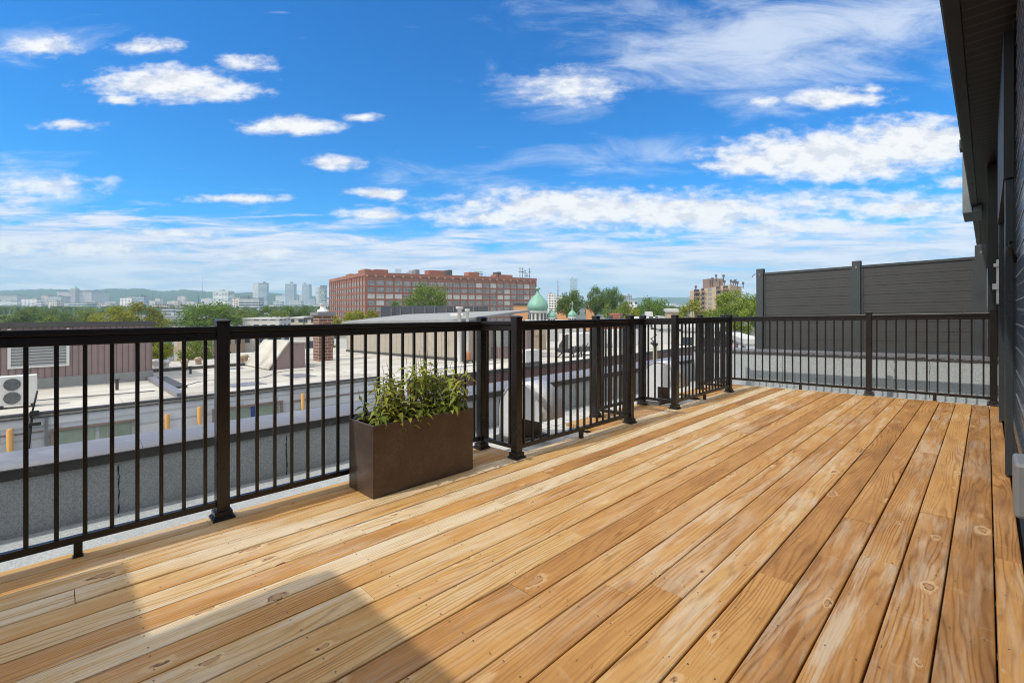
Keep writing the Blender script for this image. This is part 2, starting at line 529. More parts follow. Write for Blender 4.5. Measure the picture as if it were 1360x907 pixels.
def mat_planter():
    m, t, b = material('rusted_steel_look_planter')
    co = geo(t)
    n = t.noise(co, 7, 6, 0.7); n2 = t.noise(co, 60, 4, 0.7)
    c = t.ramp(t.m('ADD', t.m('MULTIPLY', n, 0.6), t.m('MULTIPLY', n2, 0.4)),
               [(0.3, (0.058, 0.040, 0.032)), (0.52, (0.088, 0.062, 0.049)), (0.75, (0.15, 0.115, 0.095))])
    t.put(b.inputs['Base Color'], c)
    t.put(b.inputs['Roughness'], t.m('MULTIPLY_ADD', n, 0.4, 0.16))
    b.inputs['Metallic'].default_value = 0.3
    bump(t, b, n2, 0.12, 0.003)
    return m


def mat_glass():
    m, t, b = material('dark_reflective_glass')
    co = geo(t)
    n = t.noise(co, 3.0, 2)
    b.inputs['Base Color'].default_value = (0.012, 0.016, 0.02, 1)
    b.inputs['Roughness'].default_value = 0.04
    b.inputs['Specular IOR Level'].default_value = 0.7
    bump(t, b, n, 0.03, 0.02)
    return m


def mat_soffit():
    m, t, b = material('dark_vented_soffit')
    co = geo(t); x, y, z = t.sep(co)
    fr = t.m('FRACT', t.m('DIVIDE', y, 0.135))
    g = t.m('LESS_THAN', fr, 0.16)
    c = t.mix(g, (0.007, 0.0058, 0.005, 1), (0.05, 0.040, 0.034, 1))
    t.put(b.inputs['Base Color'], c); b.inputs['Roughness'].default_value = 0.5
    bump(t, b, g, 0.5, 0.01)
    return m


def mat_wallsiding():
    m, t, b = material('dark_blue_grey_plank_siding')
    co = geo(t); x, y, z = t.sep(co)
    fr = t.m('FRACT', t.m('DIVIDE', z, 0.19))
    g = t.m('LESS_THAN', fr, 0.06)
    n = t.noise(t.scale(co, (1, 1, 14)), 1.5, 4)
    k = t.m('MULTIPLY_ADD', n, 0.4, 0.8)
    c = t.mix(1.0, (0.028, 0.036, 0.047, 1), t.comb(k, k, k), 'MULTIPLY')
    c = t.mix(g, c, (0.005, 0.005, 0.006, 1))
    t.put(b.inputs['Base Color'], c); b.inputs['Roughness'].default_value = 0.22
    bump(t, b, t.m('SUBTRACT', fr, t.m('MULTIPLY', g, 1.0)), 0.35, 0.015)
    return m


def mat_pavers():
    m, t, b = material('concrete_pavers')
    co = geo(t); x, y, z = t.sep(co)
    br = t.new('ShaderNodeTexBrick'); br.offset = 0.0
    t.put(br.inputs['Vector'], t.comb(x, y, 0.0))
    br.inputs['Color1'].default_value = (0.50, 0.49, 0.46, 1); br.inputs['Color2'].default_value = (0.42, 0.42, 0.40, 1)
    br.inputs['Mortar'].default_value = (0.05, 0.05, 0.045, 1)
    br.inputs['Scale'].default_value = 1.0; br.inputs['Brick Width'].default_value = 0.3
    br.inputs['Row Height'].default_value = 0.3; br.inputs['Mortar Size'].default_value = 0.006
    n = t.noise(co, 12, 6, 0.7); k = t.m('MULTIPLY_ADD', n, 0.5, 0.75)
    t.put(b.inputs['Base Color'], t.mix(1.0, br.outputs['Color'], t.comb(k, k, k), 'MULTIPLY'))
    b.inputs['Roughness'].default_value = 0.9
    return m


def mat_ground():
    m, t, b = material('city_ground')
    co = geo(t)
    n = t.noise(co, 0.012, 8, 0.7); n2 = t.noise(co, 0.06, 4)
    c = t.ramp(n, [(0.35, (0.035, 0.055, 0.025)), (0.5, (0.11, 0.115, 0.10)), (0.6, (0.20, 0.195, 0.185)), (0.75, (0.06, 0.08, 0.035))])
    k = t.m('MULTIPLY_ADD', n2, 0.8, 0.6)
    t.put(b.inputs['Base Color'], t.mix(1.0, c, t.comb(k, k, k), 'MULTIPLY'))
    b.inputs['Roughness'].default_value = 0.95
    return m


def mat_hill():
    m, t, b = material('wooded_hillside')
    co = geo(t)
    n = t.noise(co, 0.02, 8, 0.75); n2 = t.noise(co, 0.12, 3, 0.6)
    c = t.ramp(t.m('ADD', t.m('MULTIPLY', n, 0.6), t.m('MULTIPLY', n2, 0.4)),
               [(0.35, (0.018, 0.04, 0.016)), (0.5, (0.04, 0.07, 0.022)), (0.7, (0.085, 0.115, 0.035))])
    t.put(b.inputs['Base Color'], c); b.inputs['Roughness'].default_value = 0.95
    bump(t, b, n2, 1.0, 8.0)
    return m


def mat_polished():
    m, t, b = material('polished_planks_sky_sheen')
    co = geo(t); x, y, z = t.sep(co)
    fr = t.m('FRACT', t.m('DIVIDE', z, 0.152))
    g = t.m('LESS_THAN', fr, 0.07)
    n = t.noise(t.scale(co, (1, 1.2, 9)), 1.5, 4)
    k = t.m('MULTIPLY_ADD', n, 0.6, 0.7)
    c = t.mix(1.0, (0.10, 0.14, 0.19, 1), t.comb(k, k, k), 'MULTIPLY')  # base colour lifted to stand in for sky reflected in the planks
    c = t.mix(g, c, (0.42, 0.46, 0.50, 1))  # reflected highlights along the joints, painted as pale lines
    t.put(b.inputs['Base Color'], c); b.inputs['Roughness'].default_value = 0.12
    b.inputs['Coat Weight'].default_value = 0.3
    bump(t, b, n, 0.05, 0.01)
    return m


M['polished'] = mat_polished()
M['planter'] = mat_planter(); M['glass'] = mat_glass(); M['soffit'] = mat_soffit()
M['siding'] = mat_wallsiding(); M['pavers'] = mat_pavers(); M['ground'] = mat_ground(); M['hill'] = mat_hill()

# ================================================================== SETTING
g = MB()
g.add([(-9000, -9000, -13), (9000, -9000, -13), (9000, 9000, -13), (-9000, 9000, -13)], [(0, 1, 2, 3)])
tag(g.build('ground', M['ground']), kind='structure')

# deck boards ------------------------------------------------------
HR = -0.10                       # roof surface under the deck plane
PITCH = 0.1427; V0 = -0.023
joints = {}
JPX = {0: [1.30], 1: [3.42], 2: [2.62, 4.9], 3: [3.05], 4: [2.15], 5: [4.55], 6: [1.75], 7: [1.62, 5.6], 8: [3.9],
       9: [1.35], 10: [1.9], 11: [4.6], 12: [0.9, 3.2], 13: [5.2], 14: [1.9], 15: [2.5, 6.1], 16: [1.15], 17: [4.2],
       18: [0.05, 3.6], 19: [2.2], 20: [5.4], 21: [0.6, 4.4], -1: [3.0, 5.9]}
tones = {-1: (.40, .30), 0: (.28, .25), 1: (.45, .6), 2: (.42, .85), 3: (.36, .6), 4: (.44, .45), 5: (.52, .8), 6: (.36, .4),
         7: (.48, .6), 8: (.58, .6), 9: (.28, .25), 10: (.60, .65), 11: (.42, .45), 12: (.66, .8), 13: (.46, .5), 14: (.88, 1.0),
         15: (.26, .1), 16: (.92, 1.0), 17: (.70, .8), 18: (.95, 1.0), 19: (.48, .6), 20: (.66, .95), 21: (.60, .35)}
CUTS = [(2.70, 3.84), (5.38, 6.40)]
dk = MB()
rnd = random.Random(5)


def board(u0, u1, v0, v1, tint):
    e = 0.0025; r = 0.006; dz = rnd.uniform(-0.0016, 0.0016); tw = rnd.uniform(-0.0012, 0.0012)
    prof = [(v0 + e, -0.036), (v0 + e, -r), (v0 + e + 0.0018, -0.0018), (v0 + e + r, 0.0), ((v0 + v1) / 2, 0.0008),
            (v1 - e - r, 0.0), (v1 - e - 0.0018, -0.0018), (v1 - e, -r), (v1 - e, -0.036)]
    n = len(prof)
    vs = []
    for u in (u0 + 0.0012, u1 - 0.0012):
        for k, (v, h) in enumerate(prof):
            vs.append(B(u, v, h + dz + (tw if k > n // 2 else -tw if k < n // 2 else 0)))
    dk.add(vs, [tuple(range(n)), tuple(range(2 * n - 1, n - 1, -1))] + [(i, i + n, (i + 1) % n + n, (i + 1) % n) for i in range(n)], tint)


for k in range(-1, 22):
    va = V0 + PITCH * k; vb = va + PITCH
    if k == -1: va = -0.112
    us = [-1.9] + JPX.get(k, []) + [7.815]
    for a, b in zip(us[:-1], us[1:]):
        tn, blc = tones[k]
        if k > 10 and a < 0.5: tn += 0.12
        if k < 12: blc *= 0.55
        tint = (rnd.random(), min(1, max(0, tn + rnd.uniform(-0.14, 0.14))), min(1, max(0, blc + rnd.uniform(-0.3, 0.3))))
        segs = [(a, b)]
        if va > 2.6:
            for c0, c1 in CUTS:
                nx = []
                for (p, q) in segs:
                    if q <= c0 or p >= c1: nx.append((p, q))
                    else:
                        if p < c0: nx.append((p, c0))
                        if q > c1: nx.append((c1, q))
                segs = nx
        for (p, q) in segs: board(p, q, va, vb, tint)
deck = tag(dk.build('deck', M['deck']), kind='structure')
# dark screw heads, two to a joist
sw_ = MB()
for u in [x * 0.4 - 1.78 for x in range(24)]:
    for k in range(-1, 22):
        for f_ in (0.2, 0.8):
            v = V0 + PITCH * (k + f_); uu = u + rnd.uniform(-.008, .008)
            if v > 2.6 and any(c0 - .02 < uu < c1 + .02 for c0, c1 in CUTS): continue
            if v < -0.105: continue
            sw_.add([B(uu + 0.0032 * math.cos(a_ * math.pi / 3), v + 0.0032 * math.sin(a_ * math.pi / 3), 0.0030) for a_ in range(6)], [tuple(range(6))])
tag(sw_.build('deck_screws', M['flash']), kind='structure')
# the joists under the boards
jm = MB()
for u in [x * 0.4 - 1.8 for x in range(25)]:
    if any(c0 < u < c1 for c0, c1 in CUTS): jm.bbox(u, u + 0.038, -0.10, 2.6, HR + 0.004, -0.038)
    else: jm.bbox(u, u + 0.038, -0.10, 3.08, HR + 0.004, -0.038)
jo = jm.build('deck_joists', M['pole']); tag(jo, kind='structure')

# own roof ------------------------------------------------------------
rf = MB(); rf.bbox(-6, 8.66, -0.15, 3.93, HR - 0.3, HR)
tag(rf.build('roof', M['membrane']), kind='structure')
pv = MB(); pv.bbox(2.2, 7.55, 2.62, 3.55, HR + 0.004, HR + 0.032)
tag(pv.build('pavement', M['pavers']), kind='structure')

# parapets (left one along the deck, back one behind the railing)
PV = 3.89
lp = thing('parapet_wall', B(-5, PV, HR), 'long grey granulated parapet with smooth grey cap running beside the deck', 'parapet')
w = MB(); w.bbox(-6, 9.0, PV, PV + 0.42, -12, 0.235)
w.build('wall_face', M['membrane'], lp)
fl = MB(); fl.bbox(-6, 9.03, PV - 0.012, PV - 0.002, 0.232, 0.292); fl.bbox(-6, 9.03, PV - 0.006, PV + 0.40, 0.238, 0.288)
fl.build('flashing', M['flash'], lp)
cp = MB()
n = 8
prof = [(PV - 0.02, 0.292)] + [(PV - 0.02 + 0.52 * (0.5 - 0.5 * math.cos(math.pi * i / n)), 0.298 + 0.03 * math.sin(math.pi * i / n)) for i in range(n + 1)] + [(PV + 0.50, 0.292)]
us = [-6, -3, 0.4, 3.8, 7.2, 9.05]
for a, b in zip(us[:-1], us[1:]):
    vs = [B(a + 0.001, v, h) for v, h in prof] + [B(b - 0.001, v, h) for v, h in prof]
    m_ = len(prof)
    cp.add(vs, [tuple(range(m_))[::-1], tuple(range(m_, 2 * m_))] + [(i, (i + 1) % m_, m_ + (i + 1) % m_, m_ + i) for i in range(m_)])
cp.build('cap', M['cap'], lp)
sm_ = MB()
for u in (0.28, 1.3, 2.3, 3.6, 5.0, 6.4):
    pts = [B(u + rnd.uniform(-.004, .004), PV - 0.001, 0.21 - 0.024 * i) for i in range(15)]
    sm_.tube(pts, [rnd.uniform(0.001, 0.0055) for _ in pts], 5)
sm_.build('tar_seam', M['black'], lp)

PU = 8.60
bp = thing('parapet_wall', B(PU, 1.5, HR), 'grey granulated parapet behind the back railing under the charcoal privacy screen', 'parapet')
w = MB(); w.bbox(PU, PU + 0.42, -0.15, PV - 0.016, -12, 0.448)
w.build('wall_face', M['membrane'], bp)
fl = MB(); fl.bbox(PU - 0.012, PU - 0.002, -0.15, PV - 0.03, 0.442, 0.482); fl.build('flashing', M['flash'], bp)
tr = MB()
for i in range(120):
    v = rnd.uniform(-0.1, 2.2); s_ = rnd.uniform(0.006, 0.02)
    tr.bbox(PU - 0.016 - s_ * 0.3, PU - 0.012, v, v + s_ * rnd.uniform(1, 4), 0.455 + rnd.uniform(0, .03), 0.46 + rnd.uniform(0.005, .03))
tr.build('torn_edge', M['cap'], bp)
cp = MB(); cp.bbox(PU - 0.014, PU + 0.46, -0.15, PV - 0.03, 0.484, 0.512); cp.build('cap', M['cap'], bp)
sm_ = MB()
for v in (2.37, 0.93, 0.55):
    pts = [B(PU - 0.001, v + rnd.uniform(-.004, .004), 0.43 - 0.05 * i) for i in range(11)]
    sm_.tube(pts, [rnd.uniform(0.001, 0.004) for _ in pts], 5)
sm_.build('tar_seam', M['black'], bp)

# ================================================================== RAILINGS
PW = 0.0325
ORI = B(0, 0, 0)
post_m = MB(); post_m.box(-PW, PW, -PW, PW, 0.0, 1.112)
post_me = post_m.data('post', M['rail'])
capm = MB(); capm.box(-.036, .036, -.036, .036, 1.112, 1.122); capm.add(
    [(-.036, -.036, 1.122), (.036, -.036, 1.122), (.036, .036, 1.122), (-.036, .036, 1.122), (-.02, -.02, 1.131), (.02, -.02, 1.131), (.02, .02, 1.131), (-.02, .02, 1.131)],
    [(0, 1, 5, 4), (1, 2, 6, 5), (2, 3, 7, 6), (3, 0, 4, 7), (4, 5, 6, 7)])
cap_me = capm.data('post_cap', M['rail'])
bs = MB(); bs.box(-.056, .056, -.056, .056, 0.0005, 0.014); bs.box(-.05, .05, -.05, .05, 0.014, 0.02); bs.box(-.044, .044, -.044, .044, 0.02, 0.048)
base_me = bs.data('post_base', M['base'])
BH0, BH1 = 0.104, 1.012
bl = MB(); bl.box(-.0085, .0085, -.0085, .0085, 0, BH1 - BH0)
bal_me = bl.data('baluster', M['rail'])
ft = MB(); ft.box(-.016, .016, -.016, .016, 0.0, 0.072); ft.box(-.02, .02, -.02, .02, 0.0, 0.006)
foot_me = ft.data('support_foot', M['rail'])


def bev(o, w_=0.003):
    md = o.modifiers.new('bevel', 'BEVEL'); md.width = w_; md.segments = 2; md.limit_method = 'ANGLE'
    return o


def rpost(t, u, v):
    p = bev(inst(post_me, 'post', B(u, v, 0), t), 0.004)
    inst(cap_me, 'post_cap', B(u, v, 0), t)
    bev(inst(base_me, 'post_base', B(u, v, 0.001), t), 0.003)


def bar(a, b, w0, h0, h1):
    (u0, v0), (u1, v1) = a, b
    d = Vector((u1 - u0, v1 - v0)); d.normalize(); nx, ny = -d.y * w0, d.x * w0
    q = [(u0 - nx, v0 - ny), (u1 - nx, v1 - ny), (u1 + nx, v1 + ny), (u0 + nx, v0 + ny)]
    return [B(u, v, h0) for u, v in q] + [B(u, v, h1) for u, v in q]


def panel(t, a, b, nbal, feet=()):
    d = Vector((b[0] - a[0], b[1] - a[1])); L = d.length; d.normalize()
    a2 = (a[0] + d.x * PW, a[1] + d.y * PW); b2 = (b[0] - d.x * PW, b[1] - d.y * PW)
    m = MB(); m.hexa(bar(a2, b2, 0.030, 1.058, 1.090)); m.hexa(bar(a2, b2, 0.021, 1.012, 1.0575))
    m.build('top_rail', M['rail'], t, 0.004)
    m = MB(); m.hexa(bar(a2, b2, 0.017, 0.070, 0.104)); m.build('bottom_rail', M['rail'], t, 0.003)
    for i in range(nbal):
        s_ = PW + (L - 2 * PW) * (i + 0.5 + 0.0) / nbal
        u, v = a[0] + d.x * s_, a[1] + d.y * s_
        inst(bal_me, 'baluster', B(u, v, BH0), t)
    for f_ in feet:
        inst(foot_me, 'support_foot', B(a[0] + d.x * f_, a[1] + d.y * f_, 0.0), t)


VO, VI, UB = 3.046, 2.617, 7.854
P = {'Pa': (-1.27, VO), 'P0': (0.67, VO), 'P1': (2.612, VO), 'P2': (2.612, VI), 'P3': (4.289, VI), 'P4': (4.289, VO), 'P5': (5.296, VO),
     'P6': (5.296, VI), 'P7': (6.977, VI), 'P8': (6.977, VO), 'P9': (UB, VO), 'P10': (UB, 1.114), 'P11': (UB, -0.057)}
RG = 'black metal railings round the deck'


def railing(name, label, posts, panels):
    t = thing(name, B(*P[posts[0]], 0), label, 'railing', RG)
    for p in posts: rpost(t, *P[p])
    for a, b, nb, feet in panels: panel(t, P[a], P[b], nb, feet)
    return t


railing('railing', 'long black railing run along the parapet from the near left past the brown planter', ['Pa', 'P0', 'P1'],
        [('Pa', 'P0', 19, [1.34]), ('P0', 'P1', 19, [])])
railing('railing', 'black railing bump-out fencing off the first grey vent hood beside the planter', ['P2', 'P3'],
        [('P1', 'P2', 4, []), ('P2', 'P3', 16, [0.84]), ('P3', 'P4', 4, [])])
railing('railing', 'short straight black railing between the two bump-outs around the vent hoods', ['P4', 'P5'], [('P4', 'P5', 9, [])])
railing('railing', 'black railing bump-out fencing off the second, farther grey vent hood', ['P6', 'P7'],
        [('P5', 'P6', 4, []), ('P6', 'P7', 16, [0.84]), ('P7', 'P8', 4, [])])
railing('railing', 'black railing across the far end of the deck in front of the privacy screen', ['P8', 'P9', 'P10', 'P11'],
        [('P8', 'P9', 8, []), ('P9', 'P10', 18, [1.12]), ('P10', 'P11', 11, [0.66])])

# ================================================================== PLANTER AND PLANTS
pt = thing('planter_box', B(1.8, 2.89, 0), 'rectangular dark brown planter box full of leafy plants against the railing', 'planter')
U0, U1, W0, W1, PH = 1.395, 2.195, 2.656, 2.985, 0.455
q = MB(); th = 0.016
q.bbox(U0, U1, W0, W0 + th, 0.004, PH); q.bbox(U0, U1, W1 - th, W1, 0.004, PH)
q.bbox(U0, U0 + th, W0 + th, W1 - th, 0.004, PH); q.bbox(U1 - th, U1, W0 + th, W1 - th, 0.004, PH)
q.bbox(U0 + th, U1 - th, W0 + th, W1 - th, 0.004, 0.03)
q.build('box', M['planter'], pt, 0.003)
q = MB()
nx_, ny_ = 18, 8
vs = [B(U0 + th + (U1 - U0 - 2 * th) * i / nx_, W0 + th + (W1 - W0 - 2 * th) * j / ny_, PH - 0.045 + rnd.uniform(-.012, .012)) for i in range(nx_ + 1) for j in range(ny_ + 1)]
q.add(vs, [(i * (ny_ + 1) + j, (i + 1) * (ny_ + 1) + j, (i + 1) * (ny_ + 1) + j + 1, i * (ny_ + 1) + j + 1) for i in range(nx_) for j in range(ny_)], None, True)
q.build('soil', M['soil'], pt)


def leaf(mb, p, d, L, W, droop, tint, roll=0.0):
    """a pointed leaf folded along its rib and bending down towards the tip"""
    d = Vector(d).normalized(); side = d.cross(Vector((0, 0, 1)))
    if side.length < 1e-3: side = Vector((1, 0, 0))
    side.normalize(); up = side.cross(d)
    side = (side * math.cos(roll) + up * math.sin(roll)).normalized(); up = side.cross(d).normalized()
    rib, lo, ro = [], [], []
    N = 4
    for i in range(N + 1):
        s_ = i / N
        c = Vector(p) + d * (L * s_) + Vector((0, 0, -droop * L * s_ * s_))
        wd = W * math.sin(math.pi * min(1, s_ ** 0.75)) * 0.5 + 0.0004
        rib.append(c); lo.append(c - side * wd + up * wd * 0.35); ro.append(c + side * wd + up * wd * 0.35)
    n = N + 1
    vs = lo + rib + ro
    fs = []
    for i in range(N):
        fs += [(i, i + 1, n + i + 1, n + i), (n + i, n + i + 1, 2 * n + i + 1, 2 * n + i)]
    mb.add(vs, fs, (tint, 0, 0), True)


def plant_proto(height, seed, bare):
    rr = random.Random(seed)
    st, lf = MB(), MB()
    for b_ in range(rr.choice((2, 3))):
        lean = Vector((rr.uniform(-.3, .3), rr.uniform(-.3, .3), 1)); hh = height * rr.uniform(0.7, 1.0)
        pts = [Vector((0, 0, -0.02)) + lean * hh * k / 6 + Vector((rr.uniform(-.008, .008), rr.uniform(-.008, .008), 0)) for k in range(7)]
        st.tube(pts, [0.0042 - 0.0005 * k for k in range(7)], 5)
        nl = int(hh / 0.0205)
        ang = rr.uniform(0, 6)
        for k in range(nl):
            s_ = bare + (1 - bare) * k / nl
            i = min(5, int(s_ * 6)); p = pts[i].lerp(pts[i + 1], s_ * 6 - i)
            ang += 2.4 + rr.uniform(-.4, .4)
            L = rr.uniform(0.06, 0.11) * (1.15 - 0.45 * s_)
            e = rr.uniform(-0.1, 0.75)
            leaf(lf, p, (math.cos(ang) * math.cos(e), math.sin(ang) * math.cos(e), math.sin(e)), L, L * rr.uniform(.26, .36), rr.uniform(.3, 1.0),
                 min(1, max(0, rr.gauss(0.5, 0.27))), rr.uniform(-.5, .5))
        # a thin flower spike
        if rr.random() < 0.6:
            st.tube([pts[6], pts[6] + Vector((rr.uniform(-.02, .02), rr.uniform(-.02, .02), 0.06))], [0.0018, 0.001], 4)
    return st, lf


PLAB = 'leafy yellow-green plant with drooping pointed leaves growing in the brown planter'
protos = []
for s_, (hh, bare) in enumerate(((0.44, 0.22), (0.33, 0.12), (0.38, 0.3), (0.19, 0.05))):
    a, b = plant_proto(hh, 40 + s_, bare)
    t = thing('leafy_plant', (0, 0, 0), PLAB, 'plant', 'plants in the brown planter')
    a.build('stems', M['stem'], t); b.build('leaves', M['leafplant'], t, fix=False)
    protos.append(t)
spots = []
for i in range(13):
    for j in range(3):
        spots.append((U0 + 0.055 + 0.056 * i + rnd.uniform(-.02, .02), W0 + 0.07 + 0.095 * j + rnd.uniform(-.025, .025)))
rnd.shuffle(spots)
for i, (u, v) in enumerate(spots[:34]):
    k = i % 4 if i >= 4 else i
    if u > 2.02 and k in (0,): k = 2
    if v < W0 + 0.1 and k in (0, 2): k = 1 if i % 2 else 3
    if u < 1.46 and k != 3: k = 1 if i % 3 else 3
    o = protos[k] if i < 4 and protos[k].location.length == 0 else copy_tree(protos[k])
    o.location = B(u, v, PH - 0.04)
    o.rotation_euler = (rnd.uniform(-.1, .1), rnd.uniform(-.1, .1), rnd.uniform(0, 6.28))
    sc_ = rnd.uniform(.85, 1.15); o.scale = (sc_, sc_, sc_)
    if i >= 4:
        g_ = rnd.uniform(.75, 1.15)
        for c in kids(o):
            if c.name.startswith('leaves'): c.color = (g_ * rnd.uniform(.85, 1.2), g_, g_ * rnd.uniform(.7, 1.1), 1)
for o in protos:
    for c in kids(o): c.color = (1, 1, 1, 1)

# ================================================================== VENT HOODS
def vent_hood(u0, label):
    L = 0.30; va, vb = 2.80, 3.33; hc = 0.20; ra = (vb - va) / 2; vc = (va + vb) / 2; hb = 0.30
    t = thing('vent_hood', B(u0, vc, HR), label, 'vent hood', 'gooseneck vent hoods on the roof')
    arc = [(vc - ra * math.cos(math.pi * i / 18), hc + hb * math.sin(math.pi * i / 18)) for i in range(19)]
    prof = arc + [(vb, HR + 0.034), (vb - 0.25, HR + 0.034), (vb - 0.25, 0.175), (va, 0.175)]
    for uu in (u0, u0 + L):
        m = MB(); m.prism([B(uu, v, h) for v, h in prof], B(0.003, 0, 0))
        m.build('side_plate', M['galv'], t, fix=True)
    sh = MB(); e = 0.012
    full = [(va, 0.175)] + arc + [(vb, HR + 0.034)]
    vs = [B(u0 - e, v, h) for v, h in full] + [B(u0 + L + e, v, h) for v, h in full]
    n = len(full)
    sh.add(vs, [(i, i + 1, n + i + 1, n + i) for i in range(n - 1)], None, True)
    o = sh.build('curved_sheet', M['galv'], t, fix=True)
    md = o.modifiers.new('thick', 'SOLIDIFY'); md.thickness = 0.006; md.offset = 1
    st = MB(); st.bbox(u0 + 0.004, u0 + L - 0.001, vb - 0.252, vb - 0.006, HR + 0.034, 0.174); st.build('duct_stem', M['stemshade'], t)  # stem's brown stands in for shade and reflected deck
    cu = MB(); cu.bbox(u0 - 0.05, u0 + L + 0.05, vb - 0.30, vb + 0.04, HR + 0.032, HR + 0.075); cu.build('curb', M['flash'], t)
    return t


vent_hood(3.1, 'grey curved metal vent hood inside the first railing bump-out, beside the planter')
vent_hood(5.74, 'grey curved metal vent hood inside the second railing bump-out, nearer the screen')

# ================================================================== PRIVACY SCREEN
SU = 8.90
ps = thing('privacy_screen', B(SU, 1.4, 0.512), 'tall charcoal slatted privacy screen standing on the back parapet', 'privacy screen')
SB, ST_ = 0.55, 1.845
posts_v = [2.80, 1.415, 0.055]
for v, wd, tp in zip(posts_v, (0.055, 0.055, 0.058), (1.925, 1.925, 2.0)):
    m = MB(); m.bbox(SU - 0.06, SU + 0.06, v - wd, v + wd, 0.513, tp); m.build('post', M['screenpost'], ps, 0.004)
    m = MB()
    m.bbox(SU - 0.066, SU - 0.0605, v - 0.012, v + 0.012, tp - 0.12, tp - 0.08)
    m.build('bracket', M['boxgrey'], ps)
for (va, vb) in ((1.415 + 0.056, 2.80 - 0.056), (0.055 + 0.059, 1.415 - 0.056)):
    m = MB(); ns = 9; hh = (ST_ - 0.03 - SB) / ns
    for i in range(ns):
        h0 = SB + hh * i
        for k in range(3):
            m.bbox(SU - 0.014 - (0.001 if k % 2 else 0), SU - 0.004, va + 0.03, vb - 0.03, h0 + hh * k / 3 + 0.0015, h0 + hh * (k + 1) / 3 - (0.003 if k == 2 else 0.0))
    m.bbox(SU - 0.0039, SU + 0.014, va + 0.03, vb - 0.03, SB, ST_ - 0.031)
    m.build('slat_panel', M['screen'], ps)
    m = MB(); m.bbox(SU - 0.028, SU + 0.028, va, vb, ST_ - 0.03, ST_ + 0.006); m.build('top_channel', M['screenpost'], ps)
    m = MB(); m.bbox(SU - 0.022, SU + 0.022, va, va + 0.03, 0.514, ST_ - 0.031); m.bbox(SU - 0.022, SU + 0.022, vb - 0.03, vb, 0.514, ST_ - 0.031)
    m.build('side_channel', M['screenpost'], ps)
    m = MB(); m.bbox(SU - 0.02, SU + 0.02, va + 0.031, vb - 0.031, 0.514, SB - 0.001); m.build('bottom_channel', M['screenpost'], ps)
m = MB(); m.tube([B(SU - 0.03, 2.86, 1.84), B(SU - 0.04, 2.90, 1.83), B(SU - 0.04, 2.93, 1.79)], 0.006, 5); m.build('tie_wire', M['black'], ps)

# ================================================================== HOUSE WALL ON THE RIGHT
VW = -0.125
hs = thing('house', B(3, VW - 1, HR), 'dark house with deep eaves, glass door and glossy siding along the right of the deck', 'house')
m = MB(); m.bbox(4.62, 30, VW - 4, VW, -13, 3.05)
m.bbox(-6, -1.5, VW - 4, VW, -13, 3.05); m.bbox(-1.5, 4.619, VW - 4, VW - 0.16, -13, 3.05); m.build('wall', M['siding'], hs)
# the part of the house behind the photographer, whose stepped roof edge shades the near corner of the deck
m = MB(); m.bbox(-7, -2.75, VW + 0.002, 3.0, -13, 3.0); m.build('rear_wing', M['siding'], hs)
m = MB(); m.bbox(-7, -2.245, 0.21, 3.26, 3.01, 3.2); m.bbox(-2.244, -1.60, 0.21, 2.50, 3.01, 3.2); m.build('rear_roof', M['fascia'], hs)
m = MB(); m.bbox(-7, 30, VW - 4, 0.115, 3.052, 3.2); m.build('soffit', M['soffit'], hs)
m = MB(); m.bbox(-1.59, 30, 0.116, 0.20, 3.04, 3.23); m.build('fascia', M['fascia'], hs, 0.004)
m = MB(); m.bbox(-1.59, 30, 0.201, 0.212, 3.10, 3.26); m.bbox(-1.59, 30, 0.10, 0.2, 3.232, 3.25); m.build('gutter_edge', M['fascia'], hs)
# glossy near wall: polished planks above, glass below the sill
m = MB(); m.bbox(-1.45, 4.49, -0.16, -0.136, 0.42, 3.045); m.build('glossy_cladding', M['polished'], hs)
m = MB()
for k in range(17): m.bbox(-1.4, 4.47, -0.1355, -0.1325, 0.56 + 0.152 * k, 0.567 + 0.152 * k)
m.build('joint_highlights', M['cap'], hs)  # pale strips put on the plank joints as their reflected highlights
m = MB(); m.bbox(-1.45, 4.49, -0.16, -0.140, 0.005, 0.35); m.build('low_window', M['glass'], hs)
m = MB(); m.bbox(-1.45, 4.49, -0.16, -0.118, 0.352, 0.418); m.build('sill', M['jamb'], hs, 0.004)
m = MB(); m.bbox(-1.45, 30, -0.155, -0.121, -0.12, 0.003); m.build('wall_base', M['fascia'], hs)
for u in (4.5, 6.7):
    m = MB(); m.bbox(u, u + 0.1, VW + 0.001, -0.086, 0.02, 1.975); m.build('jamb', M['jamb'], hs)
m = MB(); m.bbox(4.5, 4.619, -0.16, VW, 0.004, 3.04); m.build('reveal', M['jamb'], hs)
m = MB(); m.bbox(4.47, 6.8, VW + 0.001, -0.078, 1.98, 2.95); m.build('header_box', M['black'], hs)
m = MB(); m.bbox(4.62, 6.69, VW + 0.002, VW + 0.012, 0.3, 1.96); m.build('window', M['glass'], hs)
for u in (7.6, 8.4, 9.3, 10.4, 11.7, 13.2, 15, 17):
    m = MB(); m.bbox(u, u + 0.05, VW + 0.001, VW + 0.022, 0.02, 2.6); m.build('siding_joint', M['jamb'], hs)
    m = MB(); m.bbox(u + 0.1, u + 0.6, VW + 0.001, VW + 0.01, 0.6, 2.2); m.build('window', M['glass'], hs)
m = MB(); m.tube([B(4.44, -0.135, 1.42), B(4.40, -0.10, 1.52), B(4.41, -0.108, 1.55)], 0.014, 6); m.build('door_closer', M['fascia'], hs)
m = MB(); m.bbox(8.72, 9.3, VW + 0.002, -0.006, 0.3, 3.03); m.build('dark_gap_fill', M['fascia'], hs)  # dark box added to stand in for the black gap beside the screen post
